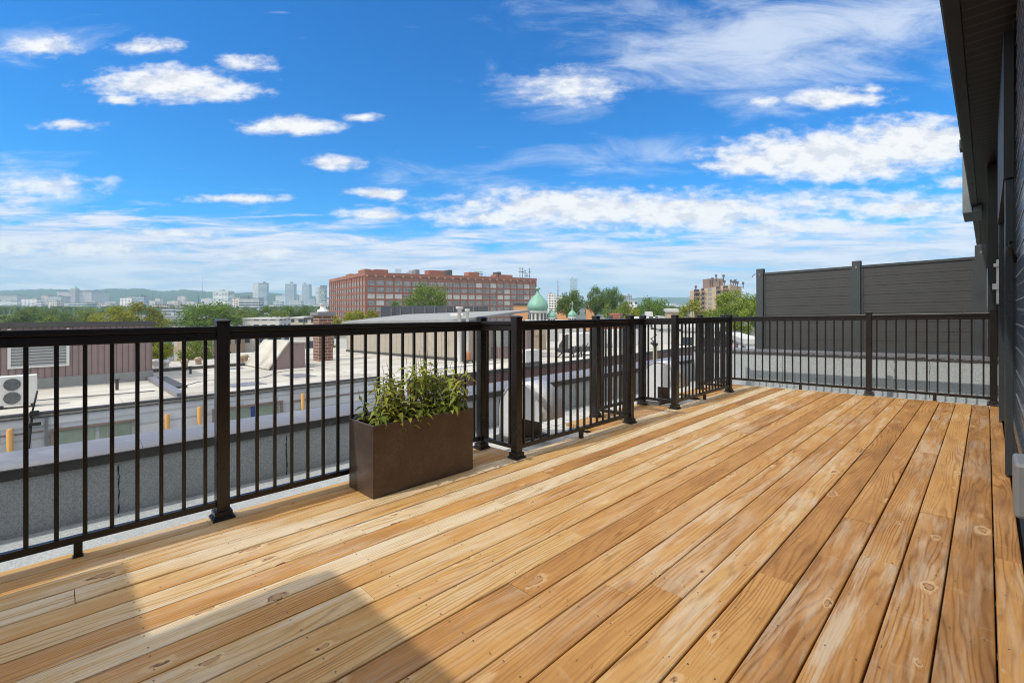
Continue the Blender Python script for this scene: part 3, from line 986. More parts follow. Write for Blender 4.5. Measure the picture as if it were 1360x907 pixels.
# white hardware beyond the back railing
m = MB(); m.bbox(8.35, 8.40, -0.124, -0.085, 1.2, 1.75); m.build('white_pipe', M['white'], hs)
m = MB(); m.bbox(8.33, 8.42, -0.124, -0.05, 1.38, 1.45); m.bbox(8.33, 8.42, -0.124, -0.06, 1.66, 1.70); m.build('pipe_clamp', M['white'], hs)
# outlet cover
ob = thing('outlet_cover', B(2.9, VW, 0.4), 'grey weatherproof outlet cover fixed low on the house wall', 'outlet cover')
m = MB(); m.bbox(2.55, 2.75, VW - 0.02, -0.072, 0.33, 0.535); m.build('lid', M['greypaint'], ob, 0.012)
m = MB(); m.bbox(2.52, 2.78, VW - 0.03, VW + 0.012, 0.30, 0.56); m.build('back_plate', M['greypaint'], ob, 0.006)
# box hung on the eaves
eb = thing('eaves_box', B(12.2, 0.25, 2.93), 'grey metal box mounted on the edge of the dark eaves', 'metal box')
m = MB(); m.bbox(12.0, 13.2, 0.05, 0.315, 2.93, 4.27); m.build('casing', M['boxgrey'], eb, 0.012)
m = MB(); m.bbox(11.985, 11.998, 0.18, 0.19, 2.96, 4.2); m.build('seam', M['fascia'], eb)
m = MB(); m.bbox(11.96, 12.3, 0.26, 0.355, 4.14, 4.30); m.build('bracket', M['fascia'], eb)
exec_far = True
# ================================================================== NEIGHBOUR ROOF, LEFT BUILDING
HN = -2.2
nb = thing('flat_roofed_building', B(3, 26, -13), 'low grey block building with pale flat roof and mauve penthouse across the lane', 'building')
m = MB(); m.bbox(-30, 13.6, 25.45, 52, -13, HN - 0.12); m.build('wall', M['blockwall'], nb)
m = MB(); m.bbox(-30, 13.62, 25.4, 52, HN - 0.118, HN); m.build('roof', M['paleroof'], nb)
m = MB(); m.bbox(-30, 13.64, 25.36, 25.44, HN - 0.15, HN - 0.121); m.bbox(-30, 13.64, 25.32, 25.39, HN - 0.02, HN + 0.04); m.build('eaves_flashing', M['flash'], nb)
m = MB(); m.bbox(-30, 13.64, 25.40, 25.54, HN + 0.004, HN + 0.07); m.build('roof_edge', M['cap'], nb)
# window band with rusty lintel, and boarded window farther on
for (a, b) in ((-0.05, 1.1), (1.22, 2.25), (5.4, 6.75), (7.2, 8.1)):
    m = MB(); m.bbox(a, b, 25.40, 25.44, -4.4, -2.96); o = m.build('window', M['oldpane'], nb)
for (a, b) in ((-0.2, 2.45), (5.2, 8.3)):
    m = MB(); m.bbox(a, b, 25.33, 25.45, -2.95, -2.86); m.bbox(a, a + 0.1, 25.34, 25.44, -4.4, -2.951); m.bbox(b - 0.1, b, 25.34, 25.44, -4.4, -2.951)
    m.build('window_surround', M['rust'], nb)
m = MB(); m.bbox(6.82, 7.1, 25.38, 25.44, -4.4, -2.96); m.build('blue_board', M['bluepaint'], nb)
m = MB(); m.bbox(-0.36, -0.27, 25.3, 25.4, -5.4, -2.35); m.build('downpipe', M['cap'], nb)
m = MB(); m.bbox(-30, -0.4, 25.41, 25.44, -2.92, -2.87); m.bbox(8.8, 13.6, 25.40, 25.44, -3.0, -2.94); m.build('ledge', M['rust'], nb)
# mauve penthouse
pw = MB(); pw.bbox(-14, 4.16, 35.8, 46, HN + 0.55, 1.12); pen = pw.build('penthouse', M['purple'], nb)
m = MB(); m.bbox(-14.1, 4.3, 35.6, 46.2, 1.121, 1.38); m.build('penthouse_fascia', M['flash'], pen)
m = MB(); m.bbox(-14, 4.2, 35.72, 46, HN + 0.005, HN + 0.549); m.build('penthouse_curb', M['greyroof'], pen)
m = MB(); m.bbox(-1.75, 0.35, 35.73, 35.795, -0.95, 0.95); lv = m.build('louver', M['louver'], pen)
m = MB()
m.bbox(-1.87, -1.75, 35.70, 35.795, -1.05, 1.05); m.bbox(0.35, 0.47, 35.70, 35.795, -1.05, 1.05); m.bbox(-1.75, 0.35, 35.70, 35.795, -1.05, -0.951)
m.build('louver_frame', M['white'], lv)
m = MB(); m.bbox(3.85, 4.2, 25.6, 35.6, HN + 0.004, HN + 0.22); m.build('roof_curb', M['cap'], nb)
m = MB(); m.bbox(4.2, 4.9, 29.5, 36, HN + 0.004, HN + 0.1); m.build('dark_roofing', M['flash'], nb)
m = MB(); m.bbox(4.3, 13.5, 41.2, 41.45, HN + 0.004, HN + 0.22); m.build('rear_curb', M['flash'], nb)
for (u, v) in ((7.2, 44.5), (8.4, 46), (11.3, 45), (5.6, 46.5), (6.0, 44.6), (11.9, 46.0)):
    m = MB(); p = B(u, v, HN); m.lathe(p.x, p.y, [(0.22, p.z + 0.005), (0.22, p.z + 0.35), (0.34, p.z + 0.36), (0.2, p.z + 0.6)], 10)
    m.build('roof_vent', M['tan'] if u > 6 else M['white'], nb)
for (u, v, hh) in ((2.2, 31.5, .5), (6.4, 37.5, .45), (9.0, 43.0, .7), (13.0, 44.5, .6), (14.9 - 2, 39.0, .4)):
    m = MB(); p = B(u, v, HN); m.lathe(p.x, p.y, [(0.07, p.z + .004), (0.07, p.z + hh), (0.11, p.z + hh + .01), (0.11, p.z + hh + .08)], 8); m.build('vent_pipe', M['flash'], nb)
m = MB()
pts = [B(5 + 0.7 * i, 30.5 + 1.1 * math.sin(i * .9) + i * .25, HN + 0.02) for i in range(12)]
m.tube(pts, 0.025, 5); m.tube([B(-2 + 1.1 * i, 29.6 + .3 * math.sin(i), HN + 0.02) for i in range(6)], 0.03, 5); m.build('roof_cable', M['cap'], nb)
for (a, b, c, d) in ((6.5, 8.2, 27.5, 29.2), (10.2, 11.5, 29.0, 31.5), (-3, -1.2, 31.2, 32.6), (8.5, 10, 38.5, 40)):
    m = MB(); m.bbox(a, b, c, d, HN + .004, HN + .012); m.build('roof_patch', M['cap'], nb)
# wedge-shaped stair bulkhead
wk = MB()
a, b, c, d = B(10.8, 35.6, HN + .005), B(13.2, 35.6, HN + .005), B(13.2, 35.6, -0.35), B(12.0, 35.6, -0.32)
wk.prism([a, b, c, d], B(0, 5.5, 0) - B(0, 0, 0)); wd_ = wk.build('stair_bulkhead', M['purplev'], nb)
wk = MB(); e = Vector((0, 0, 0.06))
wk.hexa([B(10.66, 35.45, HN + .008), B(12.03, 35.45, -0.30), B(12.03, 41.2, -0.30), B(10.66, 41.2, HN + .008),
         B(10.60, 35.45, HN + .10), B(12.00, 35.45, -0.19), B(12.00, 41.2, -0.19), B(10.60, 41.2, HN + .10)])
wk.hexa([B(12.031, 35.45, -0.33), B(13.3, 35.45, -0.36), B(13.3, 41.2, -0.36), B(12.031, 41.2, -0.33),
         B(12.031, 35.45, -0.22), B(13.3, 35.45, -0.25), B(13.3, 41.2, -0.25), B(12.031, 41.2, -0.22)])
wk.build('sloped_cover', M['paleroof'], wd_)
ch = MB(); ch.bbox(16.1, 17.3, 40.2, 41.5, HN - 0.4, 1.75); cho = ch.build('chimney', M['chimbrick'], nb)
m = MB(); m.bbox(15.9, 17.5, 40.0, 41.7, 1.752, 2.05); m.build('chimney_cap', M['cap'], cho)
m = MB(); p = B(16.7, 40.85, 2.05); m.lathe(p.x, p.y, [(0.5, p.z + .003), (0.45, p.z + 0.2), (0.26, p.z + 0.28), (0.24, p.z + 0.62), (0.34, p.z + 0.64), (0.3, p.z + 0.72)], 14)
m.build('chimney_pot', M['white'], cho)

# condenser
ac = thing('air_conditioner', B(-1.15, 28.1, HN), 'white outdoor air conditioner with two round fans by the mauve penthouse wall', 'air conditioner')
m = MB(); m.bbox(-1.75, -0.62, 27.9, 28.5, HN + 0.13, HN + 1.32); m.build('cabinet', M['white'], ac, 0.03)
for hz in (0.43, 0.98):
    m = MB(); r_ = 0.24
    pts = [B(-1.33 + r_ * math.cos(k * math.pi / 12), 27.88, HN + hz + r_ * math.sin(k * math.pi / 12)) for k in range(24)]
    m.prism(pts, B(0, 0.018, 0)); fo = m.build('fan', M['boxgrey'], ac)
    m = MB()
    for rr_ in (0.06, 0.11, 0.16, 0.21, 0.24):
        m.tube([B(-1.33 + rr_ * math.cos(k * math.pi / 12), 27.865, HN + hz + rr_ * math.sin(k * math.pi / 12)) for k in range(25)], 0.01, 4)
    m.build('fan_guard', M['greypaint'], fo)
m = MB(); m.bbox(-1.7, -1.6, 27.85, 28.55, HN + 0.004, HN + 0.129); m.bbox(-0.8, -0.7, 27.85, 28.55, HN + 0.004, HN + 0.129); m.build('foot', M['black'], ac)

# yellow posts and black mast in the lane
for i, ((u, v), tp, lab) in enumerate((((-1.26, 25.2), -2.62, 'yellow post against the block wall, under the air conditioner'),
                                       ((4.64, 25.2), -2.65, 'yellow post against the block wall right of the rusty window band'),
                                       ((9.23, 25.2), -2.6, 'yellow post against the block wall below the stair bulkhead'),
                                       ((3.44, 25.2), -2.8, 'dull yellow post at the end of the rusty window band'))):
    p = B(u, v, -7); q = B(u, v, tp)
    m = MB(); m.lathe(p.x, p.y, [(0.095, -12.98), (0.095, q.z - 0.05), (0.07, q.z)], 12)
    o = m.build('bollard_post', M['yellow']); tag(o, lab, 'post', 'yellow posts along the block wall')
m = MB(); m.tube([B(-0.9, 25.15, -4.9), B(-0.72, 25.2, -2.3)], 0.06, 8); m.tube([B(-0.72, 25.2, -2.3), B(-0.55, 25.2, -1.3)], 0.035, 6)
m.bbox(-0.9, -0.45, 25.1, 25.25, -2.6, -2.5); m.bbox(-0.75, -0.5, 25.1, 25.25, -2.25, -2.05)
tag(m.build('service_mast', M['black']), 'thin black service mast with insulators leaning by the roof edge', 'service mast')

# ---------------- right building
nr = thing('flat_roofed_building', B(25, 24, -13), 'low pale roofed building with maroon fascia behind the railing bump-outs', 'building')
m = MB(); m.bbox(13.75, 52, 22.3, 60, -13, HN - 0.12); m.build('wall', M['blockwall'], nr)
m = MB(); m.bbox(13.75, 52, 22.25, 60, HN - 0.118, HN); m.build('roof', M['paleroof'], nr)
m = MB(); m.bbox(13.7, 52.1, 22.12, 22.24, HN - 1.35, HN - 0.121); m.build('maroon_fascia', M['maroon'], nr)
m = MB(); m.bbox(13.7, 52.1, 22.08, 22.3, HN - 0.1, HN + 0.1); m.build('roof_edge', M['flash'], nr)
m = MB(); m.bbox(14.0, 51, 22.5, 22.62, HN + 0.004, HN + 0.05); m.bbox(18, 24, 26, 26.6, HN + 0.004, HN + 0.12); m.build('roof_pipe', M['white'], nr)
# long beige penthouse
m = MB(); m.bbox(23.3, 31, 29.9, 50.5, HN + .004, 1.0); bpz = m.build('penthouse', M['beige'], nr)
m = MB()
m.hexa([B(22.9, 29.6, 1.002), B(31.3, 29.6, 1.8), B(31.3, 50.8, 1.8), B(22.9, 50.8, 1.002),
        B(22.9, 29.6, 1.20), B(31.3, 29.6, 2.0), B(31.3, 50.8, 2.0), B(22.9, 50.8, 1.20)])
m.build('penthouse_roof', M['greyroof'], bpz)
m = MB(); m.bbox(23.2, 23.6, 29.5, 29.89, HN + .004, 1.0); m.bbox(23.22, 23.29, 29.9, 50.5, HN + 0.005, HN + 0.25); m.build('corner_trim', M['flash'], bpz)
m = MB()
p = B(22.6, 29.0, 0); m.lathe(p.x, p.y, [(0.16, p.z + HN + .004), (0.16, p.z + 2.0), (0.3, p.z + 2.02), (0.3, p.z + 2.2)], 10)
p = B(22.9, 28.4, 0); m.lathe(p.x, p.y, [(0.12, p.z + HN + .004), (0.12, p.z + 1.8), (0.2, p.z + 1.82), (0.2, p.z + 2.0)], 10)
m.bbox(22.6, 22.8, 28.6, 30.2, 1.5, 1.65)
m.build('vent_pipe', M['white'], nr)
# mauve block with louvers
m = MB(); m.bbox(28.4, 29.3, 27.25, 32.9, HN + .004, 0.62); mb2 = m.build('mauve_block', M['purplev'], nr)
m = MB(); m.bbox(28.3, 29.4, 27.1, 33.0, 0.622, 0.85); m.build('block_cap', M['flash'], mb2)
m = MB(); m.bbox(26.8, 27.6, 28.6, 31.5, HN + 1.0, 0.6); lo = m.build('louver', M['louver'], nr)
m = MB(); m.bbox(26.75, 27.65, 28.55, 31.55, HN + .004, HN + 0.98); m.build('louver_base', M['purplev'], lo)
# white bulkheads with grey ends beyond
for (u, v0_, v1_, hh, sl_) in ((38.2, 29.35, 31.9, 1.75, 1.3), (44.2, 28.9, 32.0, 1.95, 1.5)):
    m = MB(); m.bbox(u + .02, u + 5, v0_, v1_, HN + .004, HN + hh); bo = m.build('bulkhead', M['white'], nr)
    m = MB(); m.prism([B(u, v1_ - 0.05, HN + 0.01), B(u, v0_ + 1.25, HN + 0.01), B(u, v0_ + 1.25, HN + hh * .95), B(u, v1_ - 1.0, HN + hh * 0.95), B(u, v1_ - 0.05, HN + hh * .3)], B(0, 0, 0) - B(0.06, 0, 0))
    m.build('bulkhead_slope', M['screen'], bo)
m = MB(); m.bbox(36, 38, 33.5, 36, HN + .004, 0.5); m.bbox(36.2, 37.8, 33.3, 33.49, -0.6, 0.4); m.build('duct_tower', M['tan'], nr)
m = MB()
for i in range(9):
    m.tube([B(30.5 + i * 0.5, 25.0 + rnd.uniform(-1, 1), HN + .02), B(30.7 + i * 0.5, 25.2 + rnd.uniform(-1, 1), HN + rnd.uniform(.4, 1.1))], 0.05, 5)
    m.bbox(30.4 + i * .5, 30.9 + i * .5, 24.8 + rnd.uniform(-.4, .4), 25.8, HN + rnd.uniform(.3, .5), HN + rnd.uniform(.55, .9))
m.build('pipework', M['flash'], nr)
# free-standing kit on that roof
od = thing('storage_drum', B(22.8, 28.2, HN), 'terracotta coloured drum on a stand by the beige penthouse corner', 'drum')
p = B(22.8, 28.2, HN); m = MB(); m.lathe(p.x, p.y, [(0.24, p.z + .22), (0.26, p.z + 0.4), (0.26, p.z + 0.75), (0.22, p.z + 0.85)], 14); m.build('barrel', M['terra'], od)
m = MB(); m.bbox(22.5, 23.1, 27.9, 28.5, HN + 0.13, HN + 0.215)
for a in (22.52, 23.02):
    for b in (27.92, 28.42): m.bbox(a, a + .06, b, b + .06, HN + .004, HN + .13)
m.build('stand', M['flash'], od)
for (u, v, lab) in ((23.8, 22.9, 'white boxy rooftop condenser behind the first bump-out post'),):
    wc = thing('rooftop_unit', B(u, v, HN), lab, 'rooftop unit')
    m = MB(); m.bbox(u, u + 1.5, v, v + 1.0, HN + 0.2, HN + 1.1); m.build('cabinet', M['white'], wc, 0.04)
    m = MB(); m.bbox(u - 0.1, u + 1.6, v - 0.1, v + 1.1, HN + .004, HN + 0.199); m.build('skid', M['flash'], wc)
    m = MB(); m.bbox(u - 0.012, u - 0.002, v + 0.1, v + 0.9, HN + 0.35, HN + 0.95); m.build('grille', M['louver'], wc)
# slate grey long wall behind the penthouse
sw = thing('slate_warehouse', CW(XP(570, 85), 85, -13), 'long slate grey panel clad building rising behind the beige penthouse', 'building')
m = MB(); m.cbox(XP(506, 80), XP(642, 80), 80, 95, -13, ZY(407, 80)); m.build('wall', M['darkgrey'], sw)
m = MB()
for x in (519, 531, 548, 564, 577, 592, 602, 613, 628):
    m.cbox(XP(x, 79.9), XP(x, 79.9) + 0.13, 79.86, 79.98, ZY(420, 80), ZY(408 + rnd.uniform(-1, 2), 80))
m.build('downpipe', M['cap'], sw)
# timber post with dark lamp head at the far roof
tp = thing('timber_pole', B(31, 21.6, -13), 'pale timber pole with a dark head beside the far roof edge', 'pole')
X_, Y_ = XP(870, 34), 34
m = MB(); p = CW(X_, Y_, 0); m.lathe(p.x, p.y, [(0.19, -12.9), (0.16, ZY(459, Y_))], 10); m.build('shaft', M['pole'], tp)
m = MB(); m.lathe(p.x, p.y, [(0.2, ZY(459, Y_) + .003), (0.2, ZY(455.5, Y_))], 10); m.build('cap', M['black'], tp)
m = MB(); m.tube([CW(X_, Y_, ZY(455, Y_)), CW(X_ - 0.3, Y_, ZY(450, Y_)), CW(X_ + 0.1, Y_, ZY(444, Y_))], 0.07, 5); m.build('bracket', M['greypaint'], tp)

# ================================================================== MID CITY
GZ = -13


def block(name, x0, x1, yt, Y, dep, mat, col, label, cat='building', ang=0.0, roofbits=0, group=None, yb=None, seed=0):
    """a building whose near face spans picture columns x0..x1 at depth Y"""
    xa, xb = XP(x0, Y), XP(x1, Y); zt = ZY(yt, Y)
    cx = (xa + xb) / 2; W = xb - xa
    root = thing(name, CW(cx, Y, GZ), label, cat, group, TH + ang - 0.85 * math.atan2(max(0, cx), Y))
    rr = random.Random(seed + int(x0 * 7))
    m = MB(); H_ = zt - GZ
    m.box(-W / 2, W / 2, 0, dep, 0, H_)
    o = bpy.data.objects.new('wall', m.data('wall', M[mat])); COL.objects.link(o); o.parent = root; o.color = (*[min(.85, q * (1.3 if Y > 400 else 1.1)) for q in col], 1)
    m = MB()
    e = max(0.25, W * 0.012); ph = max(0.6, H_ * 0.02)
    m.box(-W / 2 - e, W / 2 + e, -e, dep + e, H_ + .01, H_ + ph)
    o = bpy.data.objects.new('parapet', m.data('parapet', M['drum'] if sum(col) > 1.2 else M['flash'])); COL.objects.link(o); o.parent = root
    for i in range(roofbits):
        m = MB(); w_ = W * rr.uniform(.12, .3); x_ = rr.uniform(-W / 2 + w_, W / 2 - w_); hh = H_ * rr.uniform(.05, .10)
        m.box(x_ - w_ / 2, x_ + w_ / 2, dep * .3, dep * .7, H_ + ph + .01, H_ + ph + hh)
        o = bpy.data.objects.new('plant_room', m.data('plant_room', M['fac'])); COL.objects.link(o); o.parent = root; o.color = tuple(q * .8 for q in col) + (1,)
    return root


# factory ---------------------------------------------------------------
fb = thing('brick_factory', CW(-97.5, 310, GZ), 'huge red brick factory with rows of wide windows on the skyline', 'factory')
A = Vector((-97.5, 310)); Rt = Vector((20.0, 385)); Lf = Vector((-160, 408))
ZT = ZY(361.5, 310)
d1 = (Rt - A); L1 = d1.length; d1.normalize(); d2 = (Lf - A); L2 = d2.length; d2.normalize()
n1 = Vector((d1.y, -d1.x)); n2 = Vector((-d2.y, d2.x))
if n1.dot(Vector((0, -1))) < 0: n1 = -n1
if n2.dot(Vector((-1, 0))) < 0: n2 = -n2


def fpt(e, s_, out, z):
    d, nn = (d1, n1) if e == 1 else (d2, n2)
    p = A + d * s_ + nn * out
    return CW(p.x, p.y, z)


def fslab(mb, e, s0, s1, z0, z1, o0, o1):
    return mb.hexa([fpt(e, s0, o1, z0), fpt(e, s1, o1, z0), fpt(e, s1, o0, z0), fpt(e, s0, o0, z0),
                    fpt(e, s0, o1, z1), fpt(e, s1, o1, z1), fpt(e, s1, o0, z1), fpt(e, s0, o0, z1)])


D_ = A + d1 * L1 + d2 * L2
m = MB()
qs = [CW(A.x, A.y, GZ), CW(Rt.x, Rt.y, GZ), CW(D_.x, D_.y, GZ), CW(Lf.x, Lf.y, GZ)]
m.hexa(qs + [p + Vector((0, 0, ZT - 0.8 - GZ)) for p in qs]); m.build('wall', M['facbrick'], fb)
FH = 4.47; NB1 = 22; NB2 = 15
zrow = [ZY(372.7, 310) - FH * i for i in range(7)]       # tops of the window rows
pr = MB(); pc = MB()
bw1 = L1 / NB1; bw2 = L2 / NB2
for i in range(NB1 + 1):
    s_ = min(L1 - 0.45, max(0.45, i * bw1)); fslab(pr, 1, s_ - 0.5, s_ + 0.5, GZ, ZT - 2.3, 0.003, 0.6); fslab(pc, 1, s_ - 0.7, s_ + 0.7, ZT - 2.9, ZT - 1.7, 0.602, 0.75)
for i in range(NB2 + 1):
    s_ = min(L2 - 0.5, max(0.5, i * bw2)); fslab(pr, 2, s_ - 0.6, s_ + 0.6, GZ, ZT - 2.3, 0.003, 0.6)
pr.build('piers', M['facpier'], fb); pc.build('pier_caps', M['facstone'], fb)
m = MB()
fslab(m, 1, -0.7, L1 + 0.3, ZT - 2.29, ZT, 0.003, 0.62); fslab(m, 2, -0.3, L2 + 0.5, ZT - 2.29, ZT + 0.2, 0.003, 0.62)
m.build('cornice', M['facpier'], fb)
m = MB(); fslab(m, 2, -0.5, 17, ZT + 0.205, ZT + 2.1, -3, 0.75); fslab(m, 1, -0.6, 8, ZT + 0.01, ZT + 1.6, -3, 0.7); m.build('corner_parapet', M['facpier'], fb)
rest = MB(); cnt = 0
for r_ in range(7):
    for i in range(NB1):
        wm = MB(); fslab(wm, 1, i * bw1 + 0.52, (i + 1) * bw1 - 0.52, zrow[r_] - 3.05, zrow[r_] + .1, 0.003, 0.12)
        if r_ < 4 and cnt < 88:
            pale = (r_ == 2 and rnd.random() < 0.72) or rnd.random() < 0.10
            wo = wm.build('window', M['glasspale' if pale else 'glassdark'], fb); cnt += 1
            mu = MB()
            wseg = (bw1 - 1.24)
            for k in (1, 2): fslab(mu, 1, i * bw1 + .62 + wseg * k / 3 - .05, i * bw1 + .62 + wseg * k / 3 + .05, zrow[r_] - 2.95, zrow[r_], 0.122, 0.2)
            fslab(mu, 1, i * bw1 + 0.52, (i + 1) * bw1 - 0.52, zrow[r_] - 1.1, zrow[r_] - 0.95, 0.201, 0.24)
            mu.build('muntin', M['drum'] if rnd.random() < .5 else M['flash'], wo)
        else:
            rest.v += [v + Vector((0, 0, 0)) for v in []]
            fslab(rest, 1, i * bw1 + 0.52, (i + 1) * bw1 - 0.52, zrow[r_] - 3.05, zrow[r_] + .1, 0.003, 0.12)
    for i in range(NB2):
        for k in (0, 1):
            s0 = i * bw2 + 0.75 + k * (bw2 - 1.2) / 2
            fslab(rest, 2, s0, s0 + (bw2 - 1.9) / 2, zrow[r_] - 2.9, zrow[r_] - 0.1, 0.003, 0.10)
ro = rest.build('windows', M['glassdark'], fb); ro['kind'] = 'stuff'
sp = MB()
for r_ in range(7):
    fslab(sp, 1, 0.5, L1 - 0.5, zrow[r_] - 4.35, zrow[r_] - 3.1, 0.003, 0.3); fslab(sp, 2, 0.5, L2 - 0.5, zrow[r_] - 4.35, zrow[r_] - 3.1, 0.003, 0.3)
sp.build('spandrels', M['facpier'], fb)
for (s0, s1, hh, mt, k) in ((8, 17, 2.6, 'facpier', 'roof_shed'), (47, 60, 3.6, 'facpier', 'roof_shed'), (63, 66, 4.4, 'flash', 'roof_tank'), (80, 89, 3.4, 'facpier', 'roof_shed'), (37, 40, 3.6, 'cap', 'roof_tank'), (104, 120, 2.4, 'facpier', 'roof_shed'), (106, 109, 4.5, 'flash', 'roof_tank')):
    m = MB(); fslab(m, 1, s0, s1, ZT - 0.79, ZT + hh, -14, -6); m.build(k, M[mt], fb)
m = MB(); fslab(m, 2, 60, 75, ZT - .79, ZT + 2.4, -14, -4); m.build('roof_shed', M['facpier'], fb)
m = MB()
for s_ in (126, 128.5, 131, 133, 135.5):
    h_ = rnd.uniform(4, 10); p = fpt(1, s_, -4, ZT - 0.8)
    m.tube([p, p + Vector((0, 0, h_))], 0.25, 5)
    m.box(p.x - 1.6, p.x + 1.6, p.y - .2, p.y + .2, p.z + h_ * .6, p.z + h_ * .6 + .5)
    m.box(p.x - .9, p.x + .9, p.y - .2, p.y + .2, p.z + h_ * .85, p.z + h_ * .85 + .4)
m.build('antenna_mast', M['antenna'], fb)

# church ---------------------------------------------------------------
CY = 120
chs = thing('church', CW(XP(735, CY), CY, GZ), 'pale church with three green copper onion domes among the rooftops', 'church')
m = MB(); m.cbox(XP(700, CY), XP(772, CY), CY - 3, CY + 20, GZ, ZY(428, CY)); m.build('body', M['drum'], chs)


def onion(cx, wpx, ytop, ybot, ydrum, cross):
    p = CW(XP(cx, CY), CY + 2, 0); Rr = wpx / 2 / FP * CY; zt, zb, zd = ZY(ytop, CY), ZY(ybot, CY), ZY(ydrum, CY)
    H_ = zt - zb
    pf = [(0.80, 0), (0.97, 0.09), (1.0, 0.17), (0.96, 0.27), (0.82, 0.40), (0.60, 0.53), (0.38, 0.63), (0.23, 0.70), (0.16, 0.76), (0.15, 0.80)]
    m = MB(); m.lathe(p.x, p.y, [(r * Rr, zb + z * H_) for r, z in pf], 24); do = m.build('dome', M['copper'], chs)
    m = MB(); m.lathe(p.x, p.y, [(0.15 * Rr, zb + .80 * H_ + .003), (0.13 * Rr, zb + .88 * H_), (0.25 * Rr, zb + .91 * H_), (0.25 * Rr, zb + .95 * H_), (0.12 * Rr, zb + H_)], 12); m.build('finial', M['copper'], do)
    m = MB(); m.lathe(p.x, p.y, [(0.9 * Rr, zb - 0.32), (0.92 * Rr, zb - 0.003)], 24); m.build('ring', M['white'], do)
    m = MB(); m.lathe(p.x, p.y, [(0.78 * Rr, zd), (0.78 * Rr, zb - 0.323)], 24); dr = m.build('drum', M['drum'], chs)
    m = MB()
    for k in range(12):
        a = 2 * math.pi * k / 12 + .2; c_ = Vector((p.x + .775 * Rr * math.cos(a), p.y + .775 * Rr * math.sin(a), zd)); t_ = Vector((-math.sin(a), math.cos(a), 0)) * Rr * .1
        o_ = Vector((math.cos(a), math.sin(a), 0)) * 0.06; z0 = Vector((0, 0, (zb - zd) * .15)); z1 = Vector((0, 0, (zb - zd) * .75))
        m.hexa([c_ - t_ + z0, c_ + t_ + z0, c_ + t_ + o_ + z0, c_ - t_ + o_ + z0, c_ - t_ + z1, c_ + t_ + z1, c_ + t_ + o_ + z1, c_ - t_ + o_ + z1])
    m.build('drum_window', M['flash'], dr)
    if cross:
        hx = 1.7
        m = MB(); m.tube([(p.x, p.y, zt), (p.x, p.y, zt + hx)], 0.06, 5)
        q = CW(1, 0, 0) * 0.55; m.tube([Vector((p.x, p.y, zt + hx * .65)) - q, Vector((p.x, p.y, zt + hx * .65)) + q], 0.05, 5); m.build('cross', M['white'], do)


onion(714.7, 28.5, 381, 413, 427, False)
onion(733, 12.2, 409.5, 422, 429, False)
onion(761.3, 12.2, 409, 421, 428.5, True)

# apartment block at right --------------------------------------------
AY = 165
ap = thing('apartment_tower', CW(XP(960, AY), AY, GZ), 'tan apartment tower with stacked balconies and roof antennas left of the screen', 'apartment tower', None, TH)
xr = lambda x: XP(x, AY) - XP(960, AY)
zr = lambda y: ZY(y, AY) - GZ


def lbox(mb, x0, x1, y0, y1, ya, yb): mb.box(xr(x0), xr(x1), y0, y1, zr(yb), zr(ya)); return mb


def lpart(mb, name, mat, par):
    o = bpy.data.objects.new(name, mb.data(name, M[mat])); COL.objects.link(o); o.parent = par; return o


m = MB(); m.hexa([Vector(q) for q in ((xr(925), 6, 0), (xr(964), -3, 0), (xr(996), 6, 0), (xr(958), 18, 0))] + [Vector(q) for q in ((xr(925), 6, zr(386)), (xr(964), -3, zr(378.5)), (xr(996), 6, zr(380)), (xr(958), 18, zr(384)))])
lpart(m, 'wall', 'tan', ap)
m = MB(); lbox(m, 947, 966, 3, 9, 369.5, 383); lpart(m, 'penthouse', 'rust', ap)


def fy(x): return 6 + (x - 925) / (964 - 925) * -9 if x < 964 else -3 + (x - 964) / 32 * 9


for c0, c1, kind in ((929, 934, 'b'), (936.5, 939, 'b'), (943, 946.5, 'w'), (951, 955, 'b'), (957.5, 962, 'b')):
    for r_ in range(6):
        y0 = 384.5 + 6.3 * r_ - (c0 - 925) * 0.13
        m = MB()
        if kind == 'w':
            m.hexa([Vector(q) for q in ((xr(c0), fy(c0) - .1, zr(y0 + 4)), (xr(c1), fy(c1) - .1, zr(y0 + 4)), (xr(c1), fy(c1) + .1, zr(y0 + 4)), (xr(c0), fy(c0) + .1, zr(y0 + 4)),
                                        (xr(c0), fy(c0) - .1, zr(y0)), (xr(c1), fy(c1) - .1, zr(y0)), (xr(c1), fy(c1) + .1, zr(y0)), (xr(c0), fy(c0) + .1, zr(y0)))])
            lpart(m, 'window', 'glassdark', ap)
        else:
            for (za, zb_, o0, o1) in ((y0 - .3, y0 + 3.6, .05, .12),):
                m.hexa([Vector(q) for q in ((xr(c0), fy(c0) - o1, zr(zb_)), (xr(c1), fy(c1) - o1, zr(zb_)), (xr(c1), fy(c1) - o0, zr(zb_)), (xr(c0), fy(c0) - o0, zr(zb_)),
                                            (xr(c0), fy(c0) - o1, zr(za)), (xr(c1), fy(c1) - o1, zr(za)), (xr(c1), fy(c1) - o0, zr(za)), (xr(c0), fy(c0) - o0, zr(za)))])
            w_ = lpart(m, 'balcony_door', 'flash', ap)
            m = MB(); o0, o1 = 0.02, 1.2
            m.hexa([Vector(q) for q in ((xr(c0), fy(c0) - o1, zr(y0 + 4.9)), (xr(c1), fy(c1) - o1, zr(y0 + 4.9)), (xr(c1), fy(c1) + o0, zr(y0 + 4.9)), (xr(c0), fy(c0) + o0, zr(y0 + 4.9)),
                                        (xr(c0), fy(c0) - o1, zr(y0 + 2.9)), (xr(c1), fy(c1) - o1, zr(y0 + 2.9)), (xr(c1), fy(c1) + o0, zr(y0 + 2.9)), (xr(c0), fy(c0) + o0, zr(y0 + 2.9)))])
            lpart(m, 'balcony', 'rust', ap)
